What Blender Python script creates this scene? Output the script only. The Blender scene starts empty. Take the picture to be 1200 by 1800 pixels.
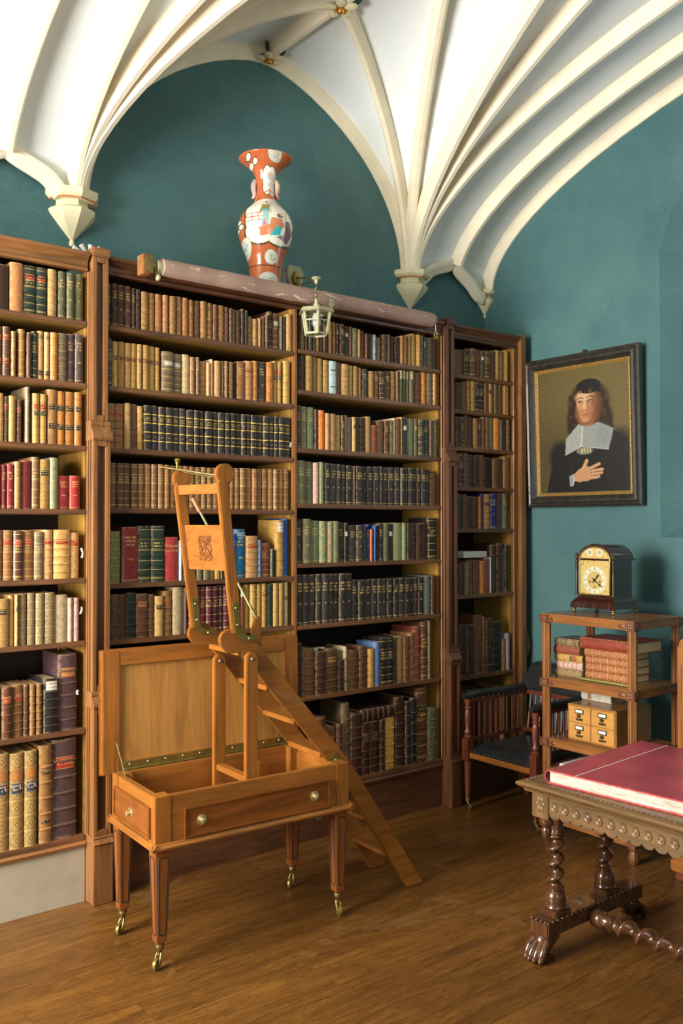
import bpy, bmesh, math, random
import numpy as np
from mathutils import Vector, Matrix

random.seed(11)
RNG = np.random.default_rng(11)
scene = bpy.context.scene
COL = scene.collection
PI = math.pi

# ------------------------------------------------------------------ camera
F_PX, CAM_H = 1590.0, 1.9                       # focal length in pixels of a 1200x1800 frame
YAW = math.atan2(2005, F_PX)                    # angle of the bookcase wall to the view axis
TILT = math.atan2(23, F_PX)
fh = Vector((math.cos(YAW), math.sin(YAW), 0))
RIGHT = Vector((math.sin(YAW), -math.cos(YAW), 0))
FW = fh * math.cos(TILT) + Vector((0, 0, math.sin(TILT)))
UP = -fh * math.sin(TILT) + Vector((0, 0, math.cos(TILT)))
CAMP = Vector((0, 0, CAM_H))
cam = bpy.data.cameras.new('camera')
cam.sensor_fit = 'VERTICAL'
cam.sensor_height = 36.0
cam.lens = 36.0 * F_PX / 1800.0
cam.clip_start = 0.05
camo = bpy.data.objects.new('camera', cam)
COL.objects.link(camo)
m3 = Matrix((RIGHT, UP, -FW)).transposed()
camo.matrix_world = Matrix.Translation(CAMP) @ m3.to_4x4()
scene.camera = camo

# ------------------------------------------------------------------ world, daylight, exposure
world = bpy.data.worlds.new('sky')
scene.world = world
world.use_nodes = True
world.node_tree.nodes['Background'].inputs[0].default_value = (0.75, 0.85, 1.0, 1)
world.node_tree.nodes['Background'].inputs[1].default_value = 1.0
scene.view_settings.view_transform = 'Standard'
scene.view_settings.look = 'None'
scene.view_settings.gamma = 1.0
scene.view_settings.use_curve_mapping = False
scene.view_settings.exposure = 0.0


def area(name, loc, direction, sx, sy, power, color):
    l = bpy.data.lights.new(name, 'AREA')
    l.shape = 'RECTANGLE'
    l.size, l.size_y, l.energy, l.color = sx, sy, power, color
    o = bpy.data.objects.new(name, l)
    COL.objects.link(o)
    o.location = loc
    o.rotation_euler = Vector(direction).to_track_quat('-Z', 'Y').to_euler()
    return o


# daylight entering through the room's windows (left wall, wall behind the camera, right alcove)
area('daylight_left_window', (-2.12, 3.35, 2.4), (1, -0.02, -0.02), 2.0, 2.5, 700, (1.0, 0.95, 0.88))
area('daylight_rear_window', (1.0, -1.55, 2.3), (0.15, 1, 0), 2.0, 2.3, 24, (0.95, 0.97, 1.0))
area('daylight_alcove_window', (5.70, 2.2, 3.1), (-1, 0, 0), 1.1, 1.7, 10, (0.86, 0.94, 1.0))


# ------------------------------------------------------------------ pixel -> point on a plane of the room
def ray(px, py):
    return FW * F_PX + RIGHT * (px - 600) - UP * (py - 900)


def on_y(px, py, Y):
    d = ray(px, py)
    return CAMP + d * (Y / d.y)


def on_x(px, py, X):
    d = ray(px, py)
    return CAMP + d * (X / d.x)


def on_z(px, py, z):
    d = ray(px, py)
    return CAMP + d * ((z - CAM_H) / d.z)


# ------------------------------------------------------------------ colour / material helpers
def lin(c, a=1.0):
    out = []
    for v in c[:3]:
        v = v / 255.0
        out.append(v / 12.92 if v <= 0.04045 else ((v + 0.055) / 1.055) ** 2.4)
    return (out[0], out[1], out[2], a)


class NT:
    """small wrapper that writes node trees as expressions"""

    def __init__(s, name):
        s.m = bpy.data.materials.new(name)
        s.m.use_nodes = True
        s.t = s.m.node_tree
        s.b = s.t.nodes['Principled BSDF']

    def n(s, typ, **kw):
        nd = s.t.nodes.new(typ)
        for k, v in kw.items():
            setattr(nd, k, v)
        return nd

    def put(s, sock, v):
        if isinstance(v, bpy.types.NodeSocket):
            s.t.links.new(v, sock)
        else:
            sock.default_value = v

    def mth(s, op, a, b=0.0, c=0.0, clamp=False):
        nd = s.n('ShaderNodeMath', operation=op, use_clamp=clamp)
        s.put(nd.inputs[0], a)
        s.put(nd.inputs[1], b)
        s.put(nd.inputs[2], c)
        return nd.outputs[0]

    def mul(s, a, b): return s.mth('MULTIPLY', a, b)
    def add(s, a, b): return s.mth('ADD', a, b)
    def sub(s, a, b): return s.mth('SUBTRACT', a, b)
    def lt(s, a, b): return s.mth('LESS_THAN', a, b)
    def gt(s, a, b): return s.mth('GREATER_THAN', a, b)
    def mx(s, a, b): return s.mth('MAXIMUM', a, b)
    def near(s, a, b, e): return s.mth('COMPARE', a, b, e)

    def mix(s, f, a, b):
        nd = s.n('ShaderNodeMix', data_type='RGBA')
        s.put(nd.inputs[0], f)
        s.put(nd.inputs[6], a)
        s.put(nd.inputs[7], b)
        return nd.outputs[2]

    def mulc(s, f, a, b):
        nd = s.n('ShaderNodeMix', data_type='RGBA', blend_type='MULTIPLY')
        s.put(nd.inputs[0], f)
        s.put(nd.inputs[6], a)
        s.put(nd.inputs[7], b)
        return nd.outputs[2]

    def coord(s, kind='Object'):
        return s.n('ShaderNodeTexCoord').outputs[kind]

    def pos(s):
        return s.n('ShaderNodeNewGeometry').outputs['Position']

    def mapping(s, vec, scale=(1, 1, 1), rot=(0, 0, 0), loc=(0, 0, 0)):
        nd = s.n('ShaderNodeMapping')
        s.put(nd.inputs[0], vec)
        nd.inputs[1].default_value = loc
        nd.inputs[2].default_value = rot
        nd.inputs[3].default_value = scale
        return nd.outputs[0]

    def noise(s, vec, scale, detail=3.0, rough=0.55, dist=0.0):
        nd = s.n('ShaderNodeTexNoise')
        s.put(nd.inputs['Vector'], vec)
        nd.inputs['Scale'].default_value = scale
        nd.inputs['Detail'].default_value = detail
        nd.inputs['Roughness'].default_value = rough
        nd.inputs['Distortion'].default_value = dist
        return nd.outputs['Fac']

    def ramp(s, fac, stops):
        nd = s.n('ShaderNodeValToRGB')
        s.put(nd.inputs[0], fac)
        el = nd.color_ramp.elements
        while len(el) < len(stops):
            el.new(0.5)
        for e, (p, c) in zip(el, stops):
            e.position = p
            e.color = c if len(c) == 4 else (c[0], c[1], c[2], 1)
        return nd.outputs[0]

    def xyz(s, vec):
        nd = s.n('ShaderNodeSeparateXYZ')
        s.put(nd.inputs[0], vec)
        return nd.outputs[0], nd.outputs[1], nd.outputs[2]

    def comb(s, x, y, z):
        nd = s.n('ShaderNodeCombineXYZ')
        s.put(nd.inputs[0], x)
        s.put(nd.inputs[1], y)
        s.put(nd.inputs[2], z)
        return nd.outputs[0]

    def bump(s, h, strength=0.2, dist=0.01):
        nd = s.n('ShaderNodeBump')
        nd.inputs['Strength'].default_value = strength
        nd.inputs['Distance'].default_value = dist
        s.put(nd.inputs['Height'], h)
        s.t.links.new(nd.outputs[0], s.b.inputs['Normal'])

    def done(s, color, rough=0.5, metal=0.0, spec=0.5, coat=0.0):
        s.put(s.b.inputs['Base Color'], color)
        s.put(s.b.inputs['Roughness'], rough)
        s.put(s.b.inputs['Metallic'], metal)
        s.put(s.b.inputs['Specular IOR Level'], spec)
        s.put(s.b.inputs['Coat Weight'], coat)
        return s.m


def scl(c, k):
    return tuple(max(0, min(255, v * k)) for v in c)


def wood(name, base, axis='x', dark=0.6, light=1.25, rough=0.38, scale=1.0, coat=0.15, bump=0.12):
    t = NT(name)
    sc = {'x': (1.3, 15, 15), 'y': (15, 1.3, 15), 'z': (15, 15, 1.3)}[axis]
    sc = tuple(v * scale for v in sc)
    v = t.mapping(t.coord('Object'), sc)
    n1 = t.noise(v, 1.0, 4.0, 0.6, 1.6)
    fine = t.noise(t.mapping(t.coord('Object'), tuple(k * 5 for k in sc)), 1.0, 2.0, 0.6)
    big = t.noise(t.coord('Object'), 3.0, 2.0)
    f = t.add(t.mul(n1, 0.62), t.add(t.mul(fine, 0.2), t.mul(big, 0.18)))
    c = t.ramp(f, [(0.30, lin(scl(base, dark))), (0.5, lin(base)), (0.70, lin(scl(base, light)))])
    if bump:
        t.bump(fine, bump, 0.002)
    return t.done(c, rough, coat=coat)


def plain(name, col, rough=0.5, metal=0.0, var=0.12, scale=25.0, spec=0.5, coat=0.0, bump=0.0):
    t = NT(name)
    n = t.noise(t.coord('Object'), scale, 3.0)
    c = t.ramp(n, [(0.3, lin(scl(col, 1 - var))), (0.7, lin(scl(col, 1 + var)))])
    if bump:
        t.bump(n, bump, 0.003)
    return t.done(c, rough, metal, spec, coat)


# ------------------------------------------------------------------ mesh helpers
class MB:
    def __init__(s):
        s.v, s.f, s.mi = [], [], []
        s.m = 0

    def q(s, vs, fs):
        o = len(s.v)
        s.v += [tuple(p) for p in vs]
        for f in fs:
            s.f.append(tuple(i + o for i in f))
            s.mi.append(s.m)
        return s

    def box(s, x0, x1, y0, y1, z0, z1, M=None):
        vs = [(x, y, z) for z in (z0, z1) for y in (y0, y1) for x in (x0, x1)]
        if M is not None:
            vs = [M @ Vector(p) for p in vs]
        return s.q(vs, [(0, 2, 3, 1), (4, 5, 7, 6), (0, 1, 5, 4), (2, 6, 7, 3), (0, 4, 6, 2), (1, 3, 7, 5)])

    def cbox(s, c, d, M=None):
        return s.box(c[0] - d[0] / 2, c[0] + d[0] / 2, c[1] - d[1] / 2, c[1] + d[1] / 2, c[2] - d[2] / 2, c[2] + d[2] / 2, M)

    def frustum(s, z0, r0, z1, r1, c=(0, 0)):
        """square tapered bar; r = (x0,x1,y0,y1)"""
        vs = [(r0[0], r0[2], z0), (r0[1], r0[2], z0), (r0[1], r0[3], z0), (r0[0], r0[3], z0),
              (r1[0], r1[2], z1), (r1[1], r1[2], z1), (r1[1], r1[3], z1), (r1[0], r1[3], z1)]
        return s.q(vs, [(3, 2, 1, 0), (4, 5, 6, 7), (0, 1, 5, 4), (1, 2, 6, 5), (2, 3, 7, 6), (3, 0, 4, 7)])

    def lathe(s, prof, seg=24, c=(0, 0, 0), M=None, a0=0.0, a1=2 * PI, cap=True):
        full = abs(a1 - a0 - 2 * PI) < 1e-6
        n = seg if full else seg + 1
        vs = []
        for r, z in prof:
            for k in range(n):
                a = a0 + (a1 - a0) * k / seg
                vs.append((c[0] + r * math.cos(a), c[1] + r * math.sin(a), c[2] + z))
        fs = []
        for i in range(len(prof) - 1):
            for k in range(seg):
                k2 = (k + 1) % n
                fs.append((i * n + k, i * n + k2, (i + 1) * n + k2, (i + 1) * n + k))
        if cap and full:
            fs.append(tuple(range(n - 1, -1, -1)))
            b = (len(prof) - 1) * n
            fs.append(tuple(range(b, b + n)))
        if M is not None:
            vs = [M @ Vector(p) for p in vs]
        return s.q(vs, fs)

    def tube(s, pts, r, seg=10, cap=True):
        pts = [Vector(p) for p in pts]
        n = len(pts)
        rs = r if isinstance(r, (list, tuple)) else [r] * n
        vs = []
        prev = None
        for i, p in enumerate(pts):
            t = (pts[min(i + 1, n - 1)] - pts[max(i - 1, 0)]).normalized()
            if prev is None:
                a = t.orthogonal().normalized()
            else:
                a = (prev - t * prev.dot(t)).normalized()
            prev = a
            b = t.cross(a)
            for k in range(seg):
                w = 2 * PI * k / seg
                vs.append(p + (a * math.cos(w) + b * math.sin(w)) * rs[i])
        fs = []
        for i in range(n - 1):
            for k in range(seg):
                k2 = (k + 1) % seg
                fs.append((i * seg + k, i * seg + k2, (i + 1) * seg + k2, (i + 1) * seg + k))
        if cap:
            fs.append(tuple(range(seg - 1, -1, -1)))
            fs.append(tuple(range((n - 1) * seg, n * seg)))
        return s.q(vs, fs)

    def prism(s, poly, d0, d1, fn):
        """poly = 2D outline, extruded from d0 to d1, fn(a, b, d) -> point"""
        n = len(poly)
        vs = [fn(a, b, d0) for a, b in poly] + [fn(a, b, d1) for a, b in poly]
        fs = [tuple(range(n - 1, -1, -1)), tuple(range(n, 2 * n))]
        for i in range(n):
            j = (i + 1) % n
            fs.append((i, j, n + j, n + i))
        return s.q(vs, fs)

    def sweep(s, path, frames, prof, closed=True, cap=True):
        """prof points (a,b) placed at path[i] + a*side + b*normal"""
        m = len(prof)
        vs = []
        for p, (sd, nm) in zip(path, frames):
            for a, b in prof:
                vs.append(Vector(p) + sd * a + nm * b)
        fs = []
        for i in range(len(path) - 1):
            for k in range(m if closed else m - 1):
                k2 = (k + 1) % m
                fs.append((i * m + k, (i + 1) * m + k, (i + 1) * m + k2, i * m + k2))
        if cap and closed:
            fs.append(tuple(range(m)))
            b = (len(path) - 1) * m
            fs.append(tuple(range(b + m - 1, b - 1, -1)))
        return s.q(vs, fs)

    def ball(s, c, r, seg=12, rings=8, M=None):
        rr = r if isinstance(r, (tuple, list)) else (r, r, r)
        vs, fs = [], []
        for i in range(rings + 1):
            a = PI * i / rings
            for k in range(seg):
                w = 2 * PI * k / seg
                p = Vector((rr[0] * math.sin(a) * math.cos(w), rr[1] * math.sin(a) * math.sin(w), rr[2] * math.cos(a)))
                if M is not None:
                    p = M @ p
                vs.append((c[0] + p.x, c[1] + p.y, c[2] + p.z))
        for i in range(rings):
            for k in range(seg):
                k2 = (k + 1) % seg
                fs.append((i * seg + k, (i + 1) * seg + k, (i + 1) * seg + k2, i * seg + k2))
        return s.q(vs, fs)

    def build(s, name, mat, parent=None, bevel=0.0, smooth=35, seg=2):
        me = bpy.data.meshes.new(name)
        me.from_pydata(s.v, [], s.f)
        mats = mat if isinstance(mat, (list, tuple)) else [mat]
        for mm in mats:
            me.materials.append(mm)
        if len(mats) > 1:
            me.polygons.foreach_set('material_index', s.mi)
        bm = bmesh.new()
        bm.from_mesh(me)
        bmesh.ops.recalc_face_normals(bm, faces=bm.faces[:])
        if bevel:
            ed = [e for e in bm.edges if len(e.link_faces) == 2 and e.calc_face_angle(0) > 0.6]
            bmesh.ops.bevel(bm, geom=ed, offset=bevel, segments=seg, affect='EDGES', clamp_overlap=True)
        bm.to_mesh(me)
        bm.free()
        if smooth:
            me.polygons.foreach_set('use_smooth', [True] * len(me.polygons))
            me.set_sharp_from_angle(angle=math.radians(smooth))
        o = bpy.data.objects.new(name, me)
        COL.objects.link(o)
        if parent is not None:
            o.parent = parent
        return o


def tag(o, label=None, cat=None, group=None, kind=None):
    if label: o['label'] = label
    if cat: o['category'] = cat
    if group: o['group'] = group
    if kind: o['kind'] = kind
    return o


def empty(name, loc, rz=0.0):
    o = bpy.data.objects.new(name, None)
    COL.objects.link(o)
    o.location = loc
    o.rotation_euler = (0, 0, rz)
    o.empty_display_size = 0.1
    return o


def text_mesh(txt, size, fn, depth, name, mat, parent, align='CENTER'):
    """flat lettering as a mesh; fn(x, y, d) -> point"""
    cu = bpy.data.curves.new('lettering', 'FONT')
    cu.body = txt
    cu.size = size
    cu.align_x = align
    cu.align_y = 'CENTER'
    cu.resolution_u = 2
    ob = bpy.data.objects.new('lettering', cu)
    COL.objects.link(ob)
    bpy.context.view_layer.update()
    me = bpy.data.meshes.new_from_object(ob.evaluated_get(bpy.context.evaluated_depsgraph_get()))
    bpy.data.objects.remove(ob)
    bpy.data.curves.remove(cu)
    for v in me.vertices:
        v.co = Vector(fn(v.co.x, v.co.y, depth))
    me.materials.clear()
    me.materials.append(mat)
    o = bpy.data.objects.new(name, me)
    COL.objects.link(o)
    o.parent = parent
    return o
# ------------------------------------------------------------------ materials
def teal_paint():
    t = NT('teal_wall_paint')
    p = t.pos()
    n = t.noise(p, 1.6, 4.0, 0.6)
    fine = t.noise(p, 30.0, 3.0)
    c = t.ramp(n, [(0.30, lin((62, 100, 104))), (0.70, lin((80, 118, 118)))])
    # thin scuffs and scratches in the paint
    w = t.noise(t.mapping(p, (2.2, 2.2, 7.0)), 2.3, 5.0, 0.7, 2.5)
    thin = t.near(w, 0.5, 0.0035)
    patch = t.gt(t.noise(p, 2.0, 2.0), 0.56)
    c = t.mix(t.mul(t.mul(thin, patch), 0.35), c, lin((150, 185, 178)))
    t.bump(fine, 0.05, 0.003)
    return t.done(c, 0.62, spec=0.35)


def plank_mat():
    t = NT('worn_oak_floor')
    p = t.coord('Object')
    oi = t.n('ShaderNodeObjectInfo')
    rnd = oi.outputs['Random']
    off = t.n('ShaderNodeVectorMath', operation='ADD')
    t.put(off.inputs[0], p)
    t.put(off.inputs[1], t.comb(t.mul(rnd, 13.0), t.mul(rnd, 7.0), 0.0))
    v = off.outputs[0]
    n1 = t.noise(t.mapping(v, (1.2, 11, 4)), 1.5, 5.0, 0.65, 1.2)
    n2 = t.noise(t.mapping(v, (9, 60, 9)), 1.5, 3.0, 0.7)
    wear = t.noise(t.pos(), 1.7, 5.0, 0.62, 0.6)
    c = t.ramp(t.add(t.mul(n1, 0.6), t.mul(n2, 0.4)), [(0.28, lin((60, 37, 15))), (0.5, lin((112, 74, 30))), (0.74, lin((148, 104, 46)))])
    c = t.mix(t.mul(t.mth('MULTIPLY', t.gt(wear, 0.61), 1.0), 0.28), c, lin((150, 112, 70)))
    dark = t.noise(t.pos(), 0.9, 4.0, 0.6)
    c = t.mulc(0.55, c, t.ramp(dark, [(0.35, (0.55, 0.5, 0.45, 1)), (0.6, (1, 1, 1, 1))]))
    sp = t.noise(t.mapping(t.pos(), (40, 90, 40)), 1.0, 2.0, 0.7)
    pm = t.noise(t.pos(), 2.4, 3.0)
    c = t.mix(t.mul(t.mul(t.gt(sp, 0.60), t.gt(pm, 0.44)), 0.45), c, lin((62, 38, 18)))
    # fine random scratches across the boards
    s1 = t.noise(t.mapping(t.pos(), (3.0, 9.0, 3.0), (0, 0, 0.6)), 3.0, 4.0, 0.7, 3.0)
    scr = t.near(s1, 0.5, 0.004)
    s2 = t.noise(t.mapping(t.pos(), (10.0, 3.0, 3.0), (0, 0, 0.2)), 3.0, 4.0, 0.7, 3.0)
    scr = t.mx(scr, t.near(s2, 0.5, 0.004))
    c = t.mix(t.mul(scr, 0.65), c, lin((46, 27, 14)))
    c = t.mulc(1.0, c, t.ramp(rnd, [(0.0, (0.90, 0.88, 0.85, 1)), (1.0, (1.05, 1.03, 1.0, 1))]))
    t.bump(t.sub(n2, t.mul(scr, 0.4)), 0.10, 0.002)
    return t.done(c, t.add(0.24, t.mul(n2, 0.24)), spec=0.5)


MT = {}
MT['teal'] = teal_paint()
MT['plank'] = plank_mat()
MT['web'] = plain('pale_vault_paint', (226, 232, 233), 0.75, var=0.015, scale=2.0, spec=0.2)
MT['rib'] = plain('cream_rib_paint', (236, 226, 200), 0.6, var=0.03, scale=6.0, spec=0.3)
MT['corbel'] = plain('cream_corbel_paint', (222, 214, 176), 0.6, var=0.03, scale=6.0, spec=0.3)
MT['orange_line'] = plain('orange_lining', (196, 110, 62), 0.6)
MT['gold'] = plain('gilding', (205, 150, 62), 0.35, metal=0.8, var=0.2, scale=60)
MT['dark_green'] = plain('dark_green_paint', (38, 62, 58), 0.6)
MT['subfloor'] = plain('subfloor_dark', (34, 22, 14), 0.9)
MT['glass'] = plain('window_glass', (190, 205, 215), 0.1)
MT['lead'] = plain('window_lead', (70, 72, 74), 0.6)

for ax in 'xyz':
    MT['case_' + ax] = wood('bookcase_wood_' + ax, (134, 90, 50), ax, 0.66, 1.22, 0.42)
    MT['dcase_' + ax] = wood('dark_bookcase_wood_' + ax, (92, 56, 34), ax, 0.6, 1.3, 0.42)
    MT['oak_' + ax] = wood('golden_oak_' + ax, (146, 90, 35), ax, 0.74, 1.20, 0.34, coat=0.3)
    MT['what_' + ax] = wood('whatnot_oak_' + ax, (136, 86, 42), ax, 0.62, 1.22, 0.32, coat=0.3)
    MT['tbl_' + ax] = wood('carved_table_oak_' + ax, (102, 76, 44), ax, 0.62, 1.25, 0.4, coat=0.15)
    MT['mah_' + ax] = wood('red_mahogany_' + ax, (104, 50, 30), ax, 0.6, 1.3, 0.35, coat=0.3)
MT['drawer_oak'] = wood('drawer_front_oak', (124, 70, 27), 'x', 0.72, 1.2, 0.3, coat=0.35)
MT['drawer_oak_y'] = wood('drawer_front_oak_y', (124, 70, 27), 'y', 0.72, 1.2, 0.3, coat=0.35)
MT['leg_oak'] = wood('leg_oak', (130, 74, 32), 'z', 0.7, 1.2, 0.32, coat=0.3)
MT['carve'] = wood('carved_dark_oak', (104, 62, 34), 'z', 0.7, 1.25, 0.4)
MT['panel_oak'] = wood('lid_panel_oak', (178, 126, 62), 'z', 0.78, 1.14, 0.4, scale=0.8, coat=0.1)
MT['twist'] = wood('dark_turned_oak', (72, 44, 24), 'z', 0.5, 1.5, 0.22, coat=0.5)
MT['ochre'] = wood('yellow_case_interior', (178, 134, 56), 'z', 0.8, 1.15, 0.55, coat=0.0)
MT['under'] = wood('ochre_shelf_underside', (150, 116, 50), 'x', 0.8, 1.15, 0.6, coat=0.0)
MT['shelf'] = wood('shelf_wood', (112, 74, 46), 'x', 0.6, 1.25, 0.45, coat=0.05)
MT['back'] = plain('dark_case_back', (38, 25, 15), 0.8)
MT['kick_grey'] = plain('grey_painted_board', (176, 164, 142), 0.65, var=0.06, scale=5)
MT['brass'] = plain('aged_brass', (150, 130, 84), 0.4, metal=0.9, var=0.12, scale=40)
MT['dull_brass'] = plain('dull_brass_plate', (140, 124, 62), 0.42, metal=0.75, var=0.1, scale=30)
MT['pale_brass'] = plain('pale_brass_knob', (206, 190, 140), 0.3, metal=0.8, var=0.08, scale=30)
MT['bronze'] = plain('dark_bronze', (84, 70, 52), 0.4, metal=0.6)
MT['steel'] = plain('screw_steel', (150, 146, 128), 0.35, metal=0.8)
MT['blackleather'] = plain('black_leather', (33, 35, 36), 0.36, var=0.25, scale=14, coat=0.1, bump=0.2)
MT['ebony'] = plain('ebonised_frame', (42, 39, 33), 0.45, var=0.3, scale=30, coat=0.12)
MT['frame_gold'] = plain('carved_gilt_slip', (132, 104, 52), 0.5, metal=0.3, var=0.55, scale=160, bump=0.6)
MT['clockwood'] = wood('polished_mahogany', (54, 24, 18), 'z', 0.6, 1.3, 0.15, coat=0.9)
MT['cream_metal'] = plain('cream_painted_metal', (160, 158, 122), 0.45, var=0.1, scale=30)
MT['wire'] = plain('cream_flex', (214, 206, 176), 0.5)
MT['glass_cup'] = plain('frosted_bulb', (170, 172, 158), 0.15)
MT['paper'] = plain('white_paper', (224, 222, 214), 0.8, var=0.03)
MT['pages'] = None
MT['redcloth'] = plain('crimson_bookcloth', (146, 54, 68), 0.4, var=0.14, scale=5, coat=0.1, bump=0.05)
MT['redleather'] = plain('red_leather_edge', (178, 62, 60), 0.5, var=0.2, scale=40)
MT['cardoak'] = wood('pale_oak_drawers', (196, 142, 72), 'y', 0.86, 1.1, 0.36, coat=0.25)
MT['cardoak_x'] = wood('pale_oak_side', (150, 104, 52), 'x', 0.8, 1.15, 0.36, coat=0.25)


def pages_mat():
    t = NT('page_block')
    v = t.coord('Object')
    n = t.noise(t.mapping(v, (60, 60, 60)), 2.0, 3.0)
    c = t.ramp(n, [(0.3, lin((176, 150, 108))), (0.7, lin((214, 190, 146)))])
    return t.done(c, 0.85)


def folio_pages():
    t = NT('deckled_folio_pages')
    n = t.noise(t.mapping(t.coord('Object'), (2, 5, 160)), 1.5, 4.0, 0.7, 0.6)
    c = t.ramp(n, [(0.32, lin((140, 124, 104))), (0.58, lin((206, 198, 184)))])
    t.bump(n, 0.4, 0.004)
    return t.done(c, 0.85)


MT['pages'] = pages_mat()
MT['folio_pages'] = folio_pages()


def roll_mat():
    t = NT('faded_pink_roll')
    v = t.coord('Object')
    n = t.noise(v, 4.0, 4.0, 0.6)
    c = t.ramp(n, [(0.3, lin((146, 116, 104))), (0.7, lin((178, 148, 134)))])
    tear = t.gt(t.noise(t.mapping(v, (6, 20, 20)), 1.3, 3.0, 0.5, 1.5), 0.665)
    c = t.mix(tear, c, lin((224, 206, 172)))
    t.bump(n, 0.08, 0.004)
    return t.done(c, 0.6)


MT['roll'] = roll_mat()


def vcol_mat(name, rough, coat=0.0, attr='paint', nscale=0, namt=0.0, metal=0.0):
    t = NT(name)
    a = t.n('ShaderNodeAttribute', attribute_name=attr).outputs['Color']
    if nscale:
        n = t.noise(t.coord('Object'), nscale, 3.0)
        a = t.mulc(namt, a, t.ramp(n, [(0.3, (0.72, 0.72, 0.72, 1)), (0.7, (1.15, 1.15, 1.15, 1))]))
    return t.done(a, rough, metal=metal, coat=coat)


MT['portrait'] = vcol_mat('oil_paint', 0.42, 0.12, nscale=60, namt=0.35)
MT['porcelain'] = vcol_mat('glazed_porcelain', 0.22, 0.7, nscale=90, namt=0.2)
MT['dialface'] = vcol_mat('clock_dial_face', 0.35, 0.2, nscale=220, namt=0.5, metal=0.25)


def book_mat(style, src):
    """leather or cloth spine; colour from the object (or an attribute in the joined mass)"""
    t = NT('book_%s_%s' % (style, src))
    if src == 'obj':
        oi = t.n('ShaderNodeObjectInfo')
        col, rnd = oi.outputs['Color'], oi.outputs['Random']
        g = t.coord('Generated')
    else:
        at = t.n('ShaderNodeAttribute', attribute_name='bcol')
        col, rnd = at.outputs['Color'], at.outputs['Alpha']
        g = t.n('ShaderNodeAttribute', attribute_name='buv').outputs['Vector']
    x, y, z = t.xyz(g)
    spine = t.lt(y, 0.14)
    n = t.noise(t.pos(), 45.0, 4.0, 0.65)
    n2 = t.noise(t.pos(), 260.0, 2.0, 0.6)
    k = t.add(t.mul(n, 0.75), t.mul(n2, 0.25))
    c = t.mulc(1.0, col, t.ramp(k, [(0.32, (0.62, 0.60, 0.58, 1)), (0.52, (1.0, 1.0, 1.0, 1)), (0.72, (1.28, 1.24, 1.18, 1))]))
    # worn, paler spine edges and rubbed caps
    edge = t.mx(t.mx(t.lt(x, 0.09), t.gt(z, 0.975)), t.lt(z, 0.02))
    wear = t.mul(t.mul(edge, t.gt(n, 0.46)), 0.30)
    c = t.mix(t.mul(wear, spine), c, lin((190, 160, 118)))

    def text(z0, z1, rows, seed, xm0=0.16, xm1=0.84):
        inside = t.mul(t.mul(t.gt(z, z0), t.lt(z, z1)), t.mul(t.gt(x, xm0), t.lt(x, xm1)))
        fr = t.mul(t.sub(z, z0), rows / (z1 - z0))
        rowm = t.lt(t.mth('FRACT', fr), 0.55)
        fl = t.mth('FLOOR', fr)
        nn = t.noise(t.comb(t.mul(x, 7.0), t.add(t.mul(fl, 5.3), seed), t.mul(rnd, 40.0)), 1.0, 1.0)
        return t.mul(t.mul(inside, rowm), t.gt(nn, 0.45))

    mask = 0.0
    gc = lin((206, 172, 100))
    amt = 0.75
    if style == 'p':
        mask = 0.0
    elif style == 'b':
        for zz in (0.14, 0.30, 0.46, 0.62, 0.78):
            mask = t.mx(mask, t.near(z, zz, 0.010))
        gc = lin((160, 126, 88))
        amt = 0.2
    elif style == 'g':
        for zz in (0.06, 0.08, 0.22, 0.38, 0.56, 0.585, 0.76, 0.93):
            mask = t.mx(mask, t.near(z, zz, 0.0065))
        mask = t.mx(mask, text(0.62, 0.73, 2.0, 1.7))
    elif style == 't':
        mask = text(0.66, 0.86, 3.0, 3.1)
        mask = t.mx(mask, text(0.40, 0.46, 1.0, 9.0, 0.3, 0.7))
        mask = t.mx(mask, t.near(z, 0.05, 0.008))
        amt = 0.7
    elif style == 'n':
        fz = t.sub(t.mth('FRACT', t.mul(z, 6.0)), 0.5)
        d = t.add(t.mth('ABSOLUTE', t.sub(x, 0.5)), t.mth('ABSOLUTE', fz))
        mask = t.near(d, 0.30, 0.05)
        mask = t.mx(mask, t.lt(d, 0.10))
        mask = t.mx(mask, t.gt(t.mth('ABSOLUTE', fz), 0.445))
        mask = t.mx(mask, t.mul(t.gt(n2, 0.56), t.gt(d, 0.36)))
        amt = 0.55
        # the tooling reads dark on pale leather and gold on dark leather
        hsv = t.n('ShaderNodeRGBToBW')
        t.put(hsv.inputs[0], col)
        gc = t.mix(t.gt(hsv.outputs[0], 0.26), lin((214, 182, 110)), lin((116, 80, 34)))
    elif style == 'y':
        for zz in (0.205, 0.40, 0.605, 0.80):
            mask = t.mx(mask, t.near(z, zz, 0.011))
        gc = lin((226, 190, 84))
        amt = 0.95
        mask = t.mx(mask, t.mul(text(0.655, 0.755, 3.0, 4.4), 0.6))
        mask = t.mx(mask, t.mul(text(0.28, 0.33, 1.0, 2.2, 0.3, 0.7), 0.5))
    if style != 'p':
        c = t.mix(t.mul(t.mul(mask, spine), amt), c, gc)
    t.bump(n2, 0.15, 0.002)
    return t.done(c, 0.48, spec=0.4, coat=0.08)


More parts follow.
